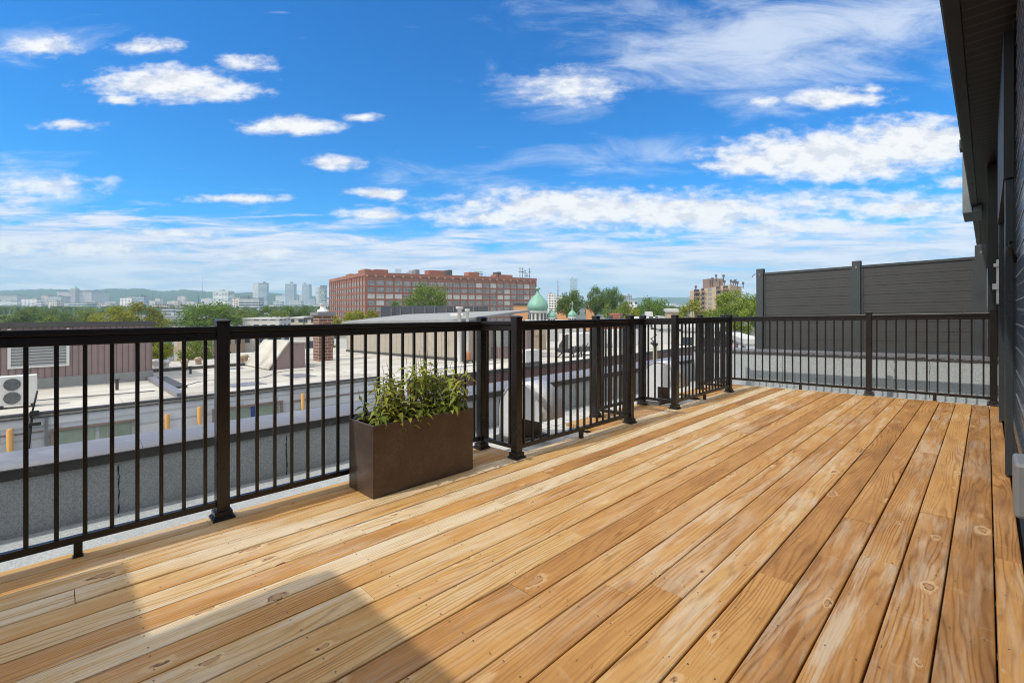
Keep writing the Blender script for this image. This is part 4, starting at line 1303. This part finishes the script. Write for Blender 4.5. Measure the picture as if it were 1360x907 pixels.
for x, y0, y1 in ((928.5, 379, 386), (951, 368, 377), (956, 364, 371), (966, 364, 372), (961, 372, 378), (967.5, 372, 378), (976, 371, 379), (979.5, 372, 380), (982, 370.5, 380), (985, 373, 381), (992.5, 374, 381), (948, 372, 378)):
    m = MB(); m.tube([(xr(x), 3, zr(y1 + 2)), (xr(x), 3, zr(y0))], 0.16, 5); m.box(xr(x) - .28, xr(x) + .28, 2.7, 3.3, zr((y0 + y1) / 2), zr(y0)); lpart(m, 'antenna', 'antenna', ap)

# ------------------------------------------------------------------ other near-mid buildings
block('orange_building', 682, 701, 405.5, 150, 12, 'orange', (.6, .3, .15), 'small flat orange building left of the large copper dome')
block('brick_house', 779, 792, 403, 245, 14, 'ltorange', (.5, .3, .2), 'orange brick house end partly hidden behind the trees right of the church')
block('brick_house', 740, 756, 402.5, 240, 12, 'ltorange', (.6, .35, .2), 'orange brick block between the copper domes and the dark trees')
block('white_house', 838, 846, 401, 260, 14, 'fac', (.62, .62, .6), 'small white gabled block between two green trees')
block('stone_house', 886, 899, 414.5, 90, 10, 'tan', (.62, .58, .5), 'cream topped house just over the second bump-out railing')
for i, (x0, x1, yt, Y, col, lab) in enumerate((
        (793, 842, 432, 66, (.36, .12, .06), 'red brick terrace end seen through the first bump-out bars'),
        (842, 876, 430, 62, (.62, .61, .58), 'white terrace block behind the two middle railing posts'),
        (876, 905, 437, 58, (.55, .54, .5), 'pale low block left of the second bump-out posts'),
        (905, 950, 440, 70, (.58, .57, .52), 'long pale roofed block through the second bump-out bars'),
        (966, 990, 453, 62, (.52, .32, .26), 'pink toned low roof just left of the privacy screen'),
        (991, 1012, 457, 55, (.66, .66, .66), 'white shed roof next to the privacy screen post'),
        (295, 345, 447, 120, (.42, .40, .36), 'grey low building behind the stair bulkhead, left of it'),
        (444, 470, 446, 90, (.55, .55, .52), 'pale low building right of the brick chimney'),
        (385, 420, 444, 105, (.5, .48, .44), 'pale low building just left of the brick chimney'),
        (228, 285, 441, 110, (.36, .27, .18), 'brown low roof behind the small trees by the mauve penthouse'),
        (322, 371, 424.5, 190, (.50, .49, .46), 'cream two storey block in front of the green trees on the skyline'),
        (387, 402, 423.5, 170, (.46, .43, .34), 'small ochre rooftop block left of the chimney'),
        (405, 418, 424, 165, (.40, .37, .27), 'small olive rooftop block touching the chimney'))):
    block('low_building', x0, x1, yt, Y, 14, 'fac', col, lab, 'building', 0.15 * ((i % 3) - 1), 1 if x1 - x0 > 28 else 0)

# ------------------------------------------------------------------ skyline
SKY = [
    (0, 22, 392, 1900, 'fac', (.38, .35, .33), 'hospital_wing', 'dull pinkish block at the far left end of the skyline'),
    (-6, 24, 399, 1300, 'facband', (.50, .53, .55), 'office_block', 'pale blue low block under the pinkish one at far left'),
    (29, 48, 397, 1300, 'fac', (.60, .61, .60), 'office_block', 'white stepped block left of the grey hospital slabs'),
    (54, 64, 392.5, 1500, 'fac', (.44, .36, .32), 'apartment_block', 'pinkish narrow block beside a bluish grey slab'),
    (62, 82, 394, 1450, 'fac', (.36, .38, .38), 'apartment_block', 'bluish grey slab below the long hospital on the hill'),
    (76, 121, 387, 2200, 'fac', (.42, .38, .36), 'hospital_slab', 'long grey hospital slab against the wooded hill'),
    (86, 114, 402.5, 1000, 'facband', (.38, .43, .45), 'office_block', 'dark glass low office in front of the hospital slab'),
    (113, 127, 401, 1050, 'fac', (.62, .61, .58), 'apartment_block', 'white framed block right of the dark glass office'),
    (128, 146, 403, 1300, 'fac', (.48, .44, .41), 'apartment_block', 'low pinkish block left of the yellowing tree'),
    (159, 176, 396, 1100, 'fac', (.66, .63, .60), 'apartment_block', 'cream block left of the dark sided block'),
    (175, 191, 393.5, 1100, 'facglass', (.34, .36, .40), 'apartment_block', 'slate blue sided block above the yellowing tree'),
    (191, 206, 400, 1300, 'fac', (.50, .49, .47), 'apartment_block', 'pale low block right of the slate blue sided one'),
    (202, 222, 405, 900, 'fac', (.48, .36, .31), 'brick_block', 'faded brick block behind the dark modern flats'),
    (214, 232, 410, 560, 'facband', (.30, .32, .33), 'apartment_block', 'dark modern flats with white bands, left half'),
    (232, 246, 407, 540, 'facband', (.24, .26, .28), 'apartment_block', 'dark modern flats with white bands, taller right half'),
    (236, 246, 394, 1500, 'fac', (.52, .47, .45), 'apartment_block', 'pinkish thin block above the dark modern flats'),
    (247, 258, 401, 1200, 'fac', (.50, .48, .45), 'apartment_block', 'pale thin block left of the big green tree'),
    (254, 264, 404, 900, 'fac', (.62, .60, .55), 'apartment_block', 'cream little block at the edge of the big green tree'),
    (282, 303, 387, 1400, 'facband', (.62, .65, .66), 'office_slab', 'white banded slab above the big green tree'),
    (308, 319, 396, 700, 'fac', (.56, .50, .46), 'apartment_block', 'pinkish block left of the glass fronted flats'),
    (318, 343, 396.5, 650, 'facband', (.33, .37, .39), 'apartment_block', 'glass fronted flats with dark roof below the tall pair'),
    (335.5, 344, 377.5, 1500, 'fac', (.52, .54, .55), 'tower', 'pale concrete half of the tallest tower pair'),
    (343.5, 354, 376.8, 1480, 'facglass', (.34, .41, .45), 'tower', 'blue glass half of the tallest tower pair'),
    (357, 363, 405.5, 900, 'fac', (.66, .64, .62), 'apartment_block', 'tiny white block between the towers and tree tops'),
    (363, 374, 400.5, 1100, 'facband', (.44, .48, .50), 'office_block', 'low blue grey office between two glass towers'),
    (378.5, 390.5, 377.6, 1600, 'facglass', (.40, .47, .50), 'tower', 'pale glass tower, second of the skyline group'),
    (374.5, 379, 392, 1700, 'fac', (.48, .52, .54), 'tower', 'thin low tower left of the second glass tower'),
    (390, 396, 393, 1700, 'facglass', (.36, .44, .48), 'tower', 'stub tower right of the second glass tower'),
    (401, 411, 378.3, 1700, 'facglass', (.42, .48, .51), 'tower', 'pale glass tower with dark crown, third of the group'),
    (397, 402, 391, 1800, 'fac', (.46, .50, .52), 'tower', 'thin low tower left of the third glass tower'),
    (419, 424, 382, 1800, 'fac', (.52, .54, .50), 'tower', 'slim pale tower left of the dark banded tower'),
    (425, 432, 380, 1300, 'facband', (.26, .29, .30), 'tower', 'slim dark banded tower left of the factory'),
    (415, 436, 405, 900, 'facglass', (.36, .42, .46), 'office_block', 'low blue office at the foot of the dark banded tower'),
    (432, 438, 398, 1700, 'fac', (.46, .50, .54), 'tower', 'grey sliver of a tower touching the factory end'),
    (524.5, 532, 358, 2200, 'facglass', (.50, .55, .58), 'tower', 'faint pale tower over the left part of the factory roof'),
    (540, 551, 362.5, 900, 'fac', (.44, .46, .48), 'rooftop_block', 'pale grey block peeping over the factory roof'),
    (629, 640.5, 364, 1300, 'facglass', (.30, .37, .40), 'tower', 'blue grey tower with pointed top behind the factory'),
    (727.5, 737, 390.5, 600, 'fac', (.58, .55, .50), 'apartment_block', 'beige block right of the large copper dome'),
    (737, 749, 394.5, 620, 'fac', (.50, .47, .45), 'apartment_block', 'low pinkish block at the foot of the lattice mast'),
    (757, 766.5, 371, 1900, 'facglass', (.32, .44, .52), 'tower', 'pale blue glass tower above the dark trees'),
    (826.5, 839, 392.5, 900, 'fac', (.24, .27, .31), 'office_block', 'dark blue block on the horizon left of a round tree'),
    (915, 923, 394, 1600, 'facglass', (.34, .40, .44), 'tower', 'hazy blue towers just left of the tan apartments'),
    (833, 842, 404, 420, 'fac', (.56, .55, .53), 'house', 'grey roofed house under the dark blue block'),
    (885, 897, 403.5, 1500, 'fac', (.52, .54, .55), 'warehouse', 'long low white shed on the far plain'),
    (64, 76, 400, 900, 'fac', (.50, .46, .42), 'apartment_block', 'small tan block between the bluish grey slab and the dark glass office'),
    (47, 55, 401.5, 1000, 'facband', (.52, .54, .55), 'office_block', 'small pale banded block right of the white stepped block'),
    (140, 154, 400.5, 1700, 'fac', (.46, .42, .41), 'apartment_block', 'dull rose block behind the left crown of the yellowing tree'),
    (206, 213, 397, 1600, 'fac', (.56, .54, .52), 'apartment_block', 'thin white block just right of the yellow tower crane'),
    (222, 236, 400.5, 1300, 'fac', (.52, .45, .42), 'brick_block', 'faded rose block directly above the dark modern flats'),
    (266, 282, 396.5, 1800, 'fac', (.50, .49, .49), 'apartment_block', 'grey block left of the white banded slab on the hill foot'),
    (303, 311, 392.5, 1700, 'facglass', (.42, .47, .50), 'office_block', 'thin bluish block right of the white banded slab'),
    (366, 375, 393, 2000, 'fac', (.48, .52, .54), 'tower', 'low grey tower between the tallest pair and the second glass tower'),
    (384, 400, 400, 1200, 'facband', (.46, .50, .52), 'office_block', 'wide low banded office between the second and third glass towers'),
    (410, 418, 397, 1500, 'facglass', (.36, .42, .46), 'tower', 'short blue tower right of the third glass tower'),
    (898, 912, 405.5, 1100, 'fac', (.48, .47, .46), 'warehouse', 'low grey shed on the far plain, nearer'),
]
for i, (x0, x1, yt, Y, mt, col, nm, lab) in enumerate(SKY):
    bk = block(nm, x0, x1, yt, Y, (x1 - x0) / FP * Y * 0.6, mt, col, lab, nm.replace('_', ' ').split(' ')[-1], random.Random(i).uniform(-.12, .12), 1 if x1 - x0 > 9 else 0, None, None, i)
    if 'pointed top' in lab:
        W = (x1 - x0) / FP * Y; H_ = ZY(yt, Y) - GZ + 6
        m = MB(); m.add([(-W / 2, 0, H_), (W / 2, 0, H_), (W / 2, W * .6, H_), (-W / 2, W * .6, H_), (-W * .1, W * .3, H_ + 12), (W * .3, W * .3, H_ + 12)], [(0, 1, 5, 4), (1, 2, 5), (2, 3, 4, 5), (3, 0, 4), (0, 3, 2, 1)])
        o = bpy.data.objects.new('crown_roof', m.data('crown_roof', M['facglass'])); COL.objects.link(o); o.parent = bk; o.color = (.3, .37, .4, 1)
# hospital tower block on the long slab
ht = thing('hospital_tower', CW(XP(98.5, 2190), 2190, GZ), 'square hospital tower with a pointed roof over the long slab', 'tower', None, TH)
m = MB(); W = 7 / FP * 2190; Hh = ZY(383.5, 2190) - GZ; m.box(-W / 2, W / 2, -8, 14, 0, Hh); o = lpart(m, 'wall', 'fac', ht); o.color = (.44, .38, .36, 1)
m = MB(); m.add([(-W / 2, -8, Hh), (W / 2, -8, Hh), (W / 2, 14, Hh), (-W / 2, 14, Hh), (0, 3, Hh + 14)], [(0, 1, 4), (1, 2, 4), (2, 3, 4), (3, 0, 4)]); lpart(m, 'roof', 'copper', ht)
def mast(x, yt, yb, Y, r_, label, cat, lattice=False):
    p = CW(XP(x, Y), Y, 0); m = MB()
    m.tube([(p.x, p.y, ZY(yb, Y)), (p.x, p.y, ZY(yt, Y))], [r_ * 1.6, r_ * .6], 6)
    if lattice:
        q = CW(1, 0, 0)
        for k in range(4):
            z = ZY(yt + (yb - yt) * (0.15 + .22 * k), Y); m.tube([Vector((p.x, p.y, z)) - q * r_ * 3, Vector((p.x, p.y, z)) + q * r_ * 3], r_ * .5, 5)
    tag(m.build('mast', M['antenna']), label, cat)


mast(269.3, 368.5, 400, 2600, 1.1, 'tall thin broadcast mast on the wooded hill ridge', 'mast')
mast(741, 371, 396, 700, 0.5, 'dark lattice mast standing between the copper domes and the blue tower', 'mast', True)
mast(263.5, 388, 405, 1500, 0.9, 'pale thin crane mast left of the white banded slab', 'mast')
mast(203, 388, 406, 1400, 0.8, 'yellowish tower crane mast above the faded brick block', 'crane', True)

# hills ----------------------------------------------------------------
def ridge(name, prof, Y, dep, n, base=GZ):
    rr = random.Random(3); m = MB(); rows = 9
    vs = []
    for j in range(rows):
        t_ = j / (rows - 1)
        for i in range(n + 1):
            x = prof[0][0] + (prof[-1][0] - prof[0][0]) * i / n
            for (xa, ya), (xb, yb) in zip(prof[:-1], prof[1:]):
                if xa <= x <= xb: yv = ya + (yb - ya) * (x - xa) / (xb - xa); break
            z = ZY(yv, Y + dep); hh = (z - base) * math.sin(t_ * math.pi / 2) ** 0.8
            hh += rr.uniform(-1, 1) * min(5, (z - base) * .04) * (1 if j else 0)
            YY = Y + dep * t_
            vs.append(CW(XP(x, YY), YY, base + hh))
    m.add(vs, [(j * (n + 1) + i, j * (n + 1) + i + 1, (j + 1) * (n + 1) + i + 1, (j + 1) * (n + 1) + i) for j in range(rows - 1) for i in range(n)], None, True)
    tag(m.build(name, M['hill'], fix=False), kind='structure')


ridge('hills', [(-160, 390), (0, 387), (40, 385), (70, 384.5), (110, 386), (150, 384), (190, 384), (215, 387.5), (245, 385), (280, 388), (310, 389), (350, 389), (400, 392), (450, 397), (520, 402), (560, 406)], 2500, 900, 260)
ridge('hills', [(700, 402), (820, 397), (870, 394.5), (905, 395), (940, 396.5), (1000, 398), (1300, 398)], 4300, 400, 160)

# ------------------------------------------------------------------ trees
def tree_proto(seed, lobes, leaves, spread, leafsize):
    """unit tree: crown roughly 1 wide and 1 high above z=0, trunk below; leaves gathered in clumps"""
    rr = random.Random(seed); lf = MB(); br = MB()
    cl = []
    for i in range(lobes):
        for _ in range(30):
            p = Vector((rr.uniform(-1, 1), rr.uniform(-1, 1), rr.uniform(-1, 1)))
            if 0.45 < p.length < 1.0: break
        p = Vector((p.x * 0.40 * spread, p.y * 0.40 * spread, 0.5 + p.z * 0.40))
        if p.z < 0.22: p.x *= 0.7; p.y *= 0.7
        cl.append((p, rr.uniform(0.07, 0.19)))
    for p, r_ in cl:
        for k in range(int(leaves * (r_ / 0.14) ** 2)):
            d = Vector((rr.gauss(0, 1), rr.gauss(0, 1), rr.gauss(0, 1))).normalized()
            q = p + d * r_ * rr.uniform(0.35, 1.12)
            a = Vector((rr.gauss(0, 1), rr.gauss(0, 1), rr.gauss(0, .7))).normalized(); b = a.orthogonal().normalized()
            c_ = a.cross(b); s_ = leafsize * rr.uniform(.6, 1.4)
            lf.add([q - b * s_, q + c_ * s_ * .55, q + b * s_, q - c_ * s_ * .55], [(0, 1, 2, 3)], (min(1, max(0, rr.gauss(.5, .3))), 0, 0))
        if rr.random() < .5:
            br.tube([Vector((0, 0, 0.0)), Vector((p.x * .4, p.y * .4, p.z * .55)), p], [0.016, 0.009, 0.003], 5)
    return lf, br


TP = []
for k, (sd, lb, lv_, sp_, ls) in enumerate(((1, 44, 150, 1.08, .023), (2, 38, 155, 1.2, .025), (3, 48, 145, 1.02, .021))):
    lf, br = tree_proto(sd, lb, lv_, sp_, ls)
    TP.append((lf.data('crown', M['leafgreen'], fix=False), br.data('limbs', M['bark'])))
trunk_m = MB(); trunk_m.lathe(0, 0, [(1.0, 0), (.75, .25), (.6, 1.0)], 8); trunk_me = trunk_m.data('trunk', M['bark'])


def tree(x0, x1, yt, Y, k, label, tint=(1, 1, 1), hr=1.0, gnd=GZ, name='tree'):
    W = (x1 - x0) / FP * Y * 1.08; Hc = W * hr; zt = ZY(yt, Y); zc = zt - Hc * 0.98
    if zc < gnd + 0.5: zc = gnd + 0.5; Hc = (zt - zc) / .98
    t = thing(name, CW(XP((x0 + x1) / 2, Y), Y, gnd), label, 'tree')
    cr = bpy.data.objects.new('crown', TP[k][0]); lm = bpy.data.objects.new('limbs', TP[k][1]); tk = bpy.data.objects.new('trunk', trunk_me)
    for o in (cr, lm, tk): COL.objects.link(o); o.parent = t
    a = random.Random(int(x0 * 3 + Y)).uniform(0, 6.28)
    for o in (cr, lm): o.location = (0, 0, zc - gnd); o.scale = (W, W, Hc); o.rotation_euler = (0, 0, a)
    cr.color = (*tint, 1)
    tk.scale = (W * .035 + .05, W * .035 + .05, max(.6, zc - gnd + Hc * .25))
    return t


YL = (2.1, 1.55, .6); LG = (1.5, 1.35, .9); DK = (.95, 1.05, .8); MD = (1.1, 1.1, .9); BL = (.75, 1.0, 1.0)
for a in [
    (-12, 34, 409.5, 230, 0, 'green tree at the far left edge over the dark penthouse fascia', MD),
    (24, 62, 408.5, 260, 1, 'green tree second from the left edge, under the pinkish block', MD),
    (56, 90, 410, 240, 2, 'green tree below the bluish grey hospital slab', DK),
    (48, 84, 419, 190, 1, 'pale olive low tree in front of the left row of trees', LG),
    (84, 112, 414.5, 280, 0, 'green tree below the dark glass office', MD),
    (104, 136, 408.5, 260, 2, 'green tree left of the yellowing tree', LG),
    (119, 172, 404, 170, 0, 'large yellowing tree over the mauve penthouse, left crown', YL),
    (156, 206, 401.5, 172, 1, 'large yellowing tree with orange tips, right crown', (1.9, 1.35, .6)),
    (196, 226, 421, 210, 2, 'yellow-green low tree right of the penthouse roof end', YL),
    (222, 246, 424, 300, 1, 'grey-green tree under the dark modern flats', MD),
    (243, 318, 398, 185, 2, 'big round green tree behind the near railing post', (1.15, 1.25, .8)),
    (312, 342, 409, 260, 0, 'green tree right of the big round tree', LG),
    (338, 372, 407.5, 300, 1, 'green tree below the tallest tower pair', MD),
    (352, 384, 409, 240, 2, 'light green tree between the towers and the chimney', LG),
    (372, 402, 405.5, 260, 0, 'bluish green tree below the second glass tower', DK),
    (392, 416, 406.5, 260, 1, 'dark green tree just left of the chimney pot', DK),
    (436, 470, 412.5, 110, 0, 'yellow-green bushy tree right of the chimney pot', YL),
    (458, 486, 410, 120, 2, 'yellow-green tree at the foot of the factory corner', YL),
    (478, 508, 411.5, 112, 1, 'yellow-green bushy tree at the end of the slate wall', YL),
    (536, 596, 373, 190, 2, 'large green tree standing in front of the factory windows', (1.3, 1.3, .8)),
    (518, 548, 398, 200, 0, 'small sparse tree left of the large factory tree', MD),
    (739, 776, 383.5, 200, 0, 'dark green tree right of the small copper dome with a cross', DK),
    (774, 808, 381, 215, 1, 'tall dark green tree beneath the pale blue tower', DK),
    (800, 830, 379.5, 210, 2, 'tallest dark green tree right of the church', DK),
    (796, 840, 398, 150, 0, 'light green tree in front of the tall dark trees', LG),
    (826, 858, 410, 120, 1, 'bright yellow-green bush tree behind the first bump-out corner', YL),
    (838, 888, 393, 170, 2, 'round green tree right of the white gabled block', (1.1, 1.25, .85)),
    (878, 898, 405.5, 260, 0, 'small dark tree right of the round green tree', DK),
    (899, 946, 398.5, 140, 1, 'yellow-green tree at the foot of the tan apartment tower', YL),
    (928, 956, 409, 120, 0, 'low bright tree under the tan balconies', LG),
    (952, 1004, 382.5, 110, 2, 'large bright green tree next to the screen, before the tan apartments', (1.7, 1.6, .8)),
    (984, 1026, 392, 100, 1, 'bright green tree partly behind the left edge of the screen', (1.7, 1.6, .8)),
    (966, 1000, 420, 85, 0, 'green low tree behind the corner railing post by the screen', LG),
    (198, 224, 452, 78, 1, 'small yellow-green tree at the end of the mauve penthouse', YL),
    (200, 232, 444, 95, 0, 'darker green tree beyond the penthouse corner', DK),
    (240, 282, 446, 85, 2, 'small green tree beside the brown roof, left of the near post', LG),
    (436, 450, 456, 75, 0, 'small green shrub tree right of the chimney shaft', LG),
    (930, 965, 432, 95, 1, 'green tree seen through the second bump-out bars', MD),
    (895, 925, 428, 100, 2, 'dark green tree over the pale roofed block', DK),
]:
    tree(a[0], a[1], a[2], a[3], a[4], a[5], a[6], 1.05 if a[1] - a[0] < 50 else .85)
# distant wood at the foot of the hill: one mass
fw = MB(); rr = random.Random(8)
for i in range(5200):
    Y = rr.uniform(600, 2300); x = rr.uniform(-40, 640) if i % 4 else rr.uniform(780, 1010)
    p = CW(XP(x, Y), Y, GZ); s_ = rr.uniform(2.5, 5.5); h_ = rr.uniform(5, 11)
    for k in range(3):
        a = rr.uniform(0, 6.28); d = Vector((math.cos(a), math.sin(a), 0)) * s_; c_ = p + Vector((rr.uniform(-2, 2), rr.uniform(-2, 2), 0))
        fw.add([c_ - d, c_ + d, c_ + d * .6 + Vector((0, 0, h_)), c_ - d * .6 + Vector((0, 0, h_ * rr.uniform(.8, 1.1)))], [(0, 1, 2, 3)], (rr.random(), 0, 0))
o = fw.build('far_woods', M['leafgreen'], fix=False); o.color = (1, 1, 1, 1)
tag(o, 'distant dark green tree cover between the far city blocks', 'woods', kind='stuff')

# ================================================================== HAZE
hz = MB(); hz.box(-5200, 5200, -5200, 5200, -14, 260)
hm = bpy.data.materials.new('haze_air'); hm.use_nodes = True
nt = hm.node_tree
for n_ in list(nt.nodes):
    if n_.type != 'OUTPUT_MATERIAL': nt.nodes.remove(n_)
pvn = nt.nodes.new('ShaderNodeVolumePrincipled')
pvn.inputs['Color'].default_value = (0.50, 0.80, 1.0, 1); pvn.inputs['Density'].default_value = 0.00017
pvn.inputs['Anisotropy'].default_value = 0.0
nt.links.new(pvn.outputs[0], [n_ for n_ in nt.nodes if n_.type == 'OUTPUT_MATERIAL'][0].inputs['Volume'])
ho = hz.build('haze', hm); tag(ho, kind='stuff')

# ================================================================== SKY
travel = Vector((0.139, 0.75, -0.974)).normalized()
EL = math.asin(-travel.z); ROT = math.atan2(-travel.x, -travel.y)
wd = bpy.data.worlds.new('World'); sc.world = wd; wd.use_nodes = True
t = NT(wd.node_tree)
for n_ in list(t.n): t.n.remove(n_)
STR = 0.15
sky = t.new('ShaderNodeTexSky'); sky.sky_type = 'NISHITA'; sky.sun_disc = False
sky.sun_elevation = EL; sky.sun_rotation = ROT; sky.altitude = 50; sky.air_density = 1.0; sky.dust_density = 0.6; sky.ozone_density = 2.2
hsv = t.new('ShaderNodeHueSaturation'); hsv.inputs['Saturation'].default_value = 1.2; hsv.inputs['Value'].default_value = 0.78
t.l.new(sky.outputs[0], hsv.inputs['Color'])
dirv = t.new('ShaderNodeTexCoord').outputs['Generated']
dx = t.vm('DOT_PRODUCT', dirv, (C, S, 0.0)); dy = t.vm('DOT_PRODUCT', dirv, (-S, C, 0.0)); dz = t.sep(dirv)[2]
az = t.m('ARCTAN2', dx, dy); el = t.m('ARCSINE', dz)
dyc = t.m('MAXIMUM', dy, 0.15)
ae = t.comb(t.m('DIVIDE', dx, dyc), t.m('DIVIDE', dz, dyc), 0.0)


def adir(x, y):
    xc = (x - 680) / FP; zc = (404 - y) / FP
    return xc, zc


warp = t.noise(t.scale(ae, (8, 16, 1)), 1.0, 5, 0.6, 0, True)
aew = t.vm('ADD', ae, t.vm('MULTIPLY', t.vm('SUBTRACT', warp, (.5, .5, .5)), (0.07, 0.016, 0)))


def masks(lst):
    acc = None
    for (x, y, hw, hh, amp) in lst:
        a0, e0 = adir(x, y); wa = hw / FP; we = hh / FP
        r_ = t.vm('LENGTH', t.vm('MULTIPLY', t.vm('SUBTRACT', aew, (a0, e0, 0)), (1 / wa, 1 / we, 0)))
        v_ = t.m('MULTIPLY', t.m('SUBTRACT', 1.0, r_), amp)
        acc = v_ if acc is None else t.m('MAXIMUM', acc, v_)
    return acc


CUM = [(225, 112, 135, 30, 1.0), (160, 134, 40, 11, .8), (285, 122, 75, 22, .9), (55, 62, 68, 18, .75), (195, 62, 66, 15, .65), (330, 84, 58, 15, .7), (385, 168, 84, 17, 1.0),
       (445, 217, 48, 12, .95), (325, 263, 88, 9, .8), (505, 257, 54, 11, .9), (500, 284, 66, 11, .95), (95, 166, 50, 11, .7), (480, 157, 36, 8, .6),
       (345, 337, 50, 11, .8), (235, 311, 90, 9, .7), (1110, 131, 84, 17, .95), (1150, 120, 40, 10, .6), (1010, 137, 30, 10, .6), (1100, 208, 190, 44, 1.15), (1215, 190, 150, 44, 1.15), (1000, 216, 90, 26, .9), (1010, 300, 330, 24, .6), (1200, 275, 200, 24, .7),
       (770, 276, 240, 34, 1.0), (650, 288, 120, 18, .8), (1270, 243, 30, 12, .8), (900, 282, 240, 34, 1.0), (60, 247, 120, 20, .6), (0, 330, 90, 18, .7), (130, 332, 120, 16, .7), (755, 118, 84, 32, .6), (1100, 272, 240, 30, .55)]
cm = masks(CUM)
puff = t.noise(t.scale(ae, (17, 38, 1)), 1.0, 9, 0.62)
cum = t.sm(t.m('ADD', cm, t.m('MULTIPLY', t.m('SUBTRACT', puff, 0.5), 1.5)), 0.02, 0.70)
# wisps, stretched and slanted
wv = t.new('ShaderNodeMapping'); t.put(wv.inputs['Vector'], ae); wv.inputs['Rotation'].default_value = (0, 0, 0.22); wv.inputs['Scale'].default_value = (3.6, 13, 1)
wis = t.noise(wv.outputs[0], 1.0, 8, 0.66, 0.6)
WSP = [(1010, 60, 380, 120, 1.0), (1180, 30, 300, 120, 1.0), (760, 120, 130, 50, .7), (850, 210, 220, 40, .6), (640, 240, 160, 40, .4), (40, 245, 160, 40, .7), (60, 60, 130, 40, .5), (560, 320, 500, 60, .4)]
wm_ = masks(WSP)
wisp = t.m('MULTIPLY', t.sm(t.m('ADD', t.m('MULTIPLY', wm_, .7), t.m('MULTIPLY', t.m('SUBTRACT', wis, .5), 1.7)), 0.05, 0.85), 0.72)
# layered deck near the horizon
hv = t.noise(t.scale(ae, (5, 46, 1)), 1.0, 8, 0.64, 0.4)
band = t.m('MULTIPLY', t.sm(el, 0.235, 0.07), t.sm(el, -0.05, 0.0))
bandr = t.m('MULTIPLY', t.m('MULTIPLY', t.sm(el, 0.30, 0.10), t.sm(az, -0.1, 0.35)), 0.6)
hor = t.m('MULTIPLY', t.sm(t.m('ADD', t.m('MULTIPLY', t.m('SUBTRACT', hv, .5), 2.2), t.m('MAXIMUM', band, bandr)), 0.30, 0.95), 0.88)
shade = t.noise(t.scale(t.vm('ADD', ae, (0, 0.012, 0)), (15, 34, 1)), 1.0, 6, 0.6)
K = 0.72 / STR
# light from above: a cloud edge with clear sky over it is bright, a part with cloud over it is grey
up = t.noise(t.scale(t.vm('ADD', ae, (0, 0.03, 0)), (17, 38, 1)), 1.0, 9, 0.62)
relief = t.m('ADD', t.m('MULTIPLY', t.m('SUBTRACT', up, puff), 1.3), t.m('MULTIPLY', t.m('SUBTRACT', shade, 0.5), 0.9))
wcol = t.mix(t.sm(relief, -0.10, 0.22), (0.93 * K, 0.93 * K, 0.945 * K, 1), (0.72 * K, 0.745 * K, 0.82 * K, 1))
hcol = t.mix(t.sm(hv, 0.40, 0.62), (0.62 * K, 0.67 * K, 0.84 * K, 1), (0.93 * K, 0.90 * K, 0.95 * K, 1))
skyc = t.mix(1.0, hsv.outputs[0], (0.09, 0.70, 1.10, 1), 'MULTIPLY')
col = t.mix(hor, skyc, hcol)
col = t.mix(wisp, col, (0.80 * K, 0.86 * K, 0.95 * K, 1))
col = t.mix(cum, col, wcol)
# bright unseen cloud added overhead and behind, to fill and neutralise the shade
cloud_fill = t.m('MAXIMUM', t.sm(t.m('ABSOLUTE', az), 0.98, 1.25), t.sm(el, 0.70, 0.95))
on = t.noise(t.scale(dirv, (2.6, 2.6, 4.5)), 1.0, 7, 0.6)
col = t.mix(t.m('MULTIPLY', cloud_fill, t.sm(on, 0.34, 0.52)), col, (1.75 * K, 1.68 * K, 1.58 * K, 1))
bg = t.new('ShaderNodeBackground'); bg.inputs['Strength'].default_value = STR
t.l.new(col, bg.inputs['Color'])
ow = t.new('ShaderNodeOutputWorld'); t.l.new(bg.outputs[0], ow.inputs['Surface'])

sl = bpy.data.lights.new('sun', 'SUN'); sl.energy = 2.15; sl.angle = R(0.53); sl.color = (1.0, 0.94, 0.84)
so = bpy.data.objects.new('sun', sl); COL.objects.link(so); so.rotation_euler = travel.to_track_quat('-Z', 'Y').to_euler()
so.location = (0, 0, 30)

# ================================================================== CAMERA
cd = bpy.data.cameras.new('camera'); cam = bpy.data.objects.new('camera', cd); COL.objects.link(cam)
cam.location = (0, 0, HC); cam.rotation_euler = (R(90), 0, TH)
cd.sensor_fit = 'HORIZONTAL'; cd.sensor_width = 36; cd.lens = 36 * F; cd.shift_y = -(453.5 - 404) / 1360
cd.clip_start = 0.02; cd.clip_end = 30000
sc.camera = cam
sc.view_settings.view_transform = 'Standard'; sc.view_settings.look = 'None'; sc.view_settings.exposure = 0.58; sc.view_settings.gamma = 1
sc.view_settings.use_curve_mapping = False
sc.cycles.max_bounces = 8; sc.cycles.volume_bounces = 0
sc.cycles.use_denoising = True
sc.cycles.filter_width = 1.05
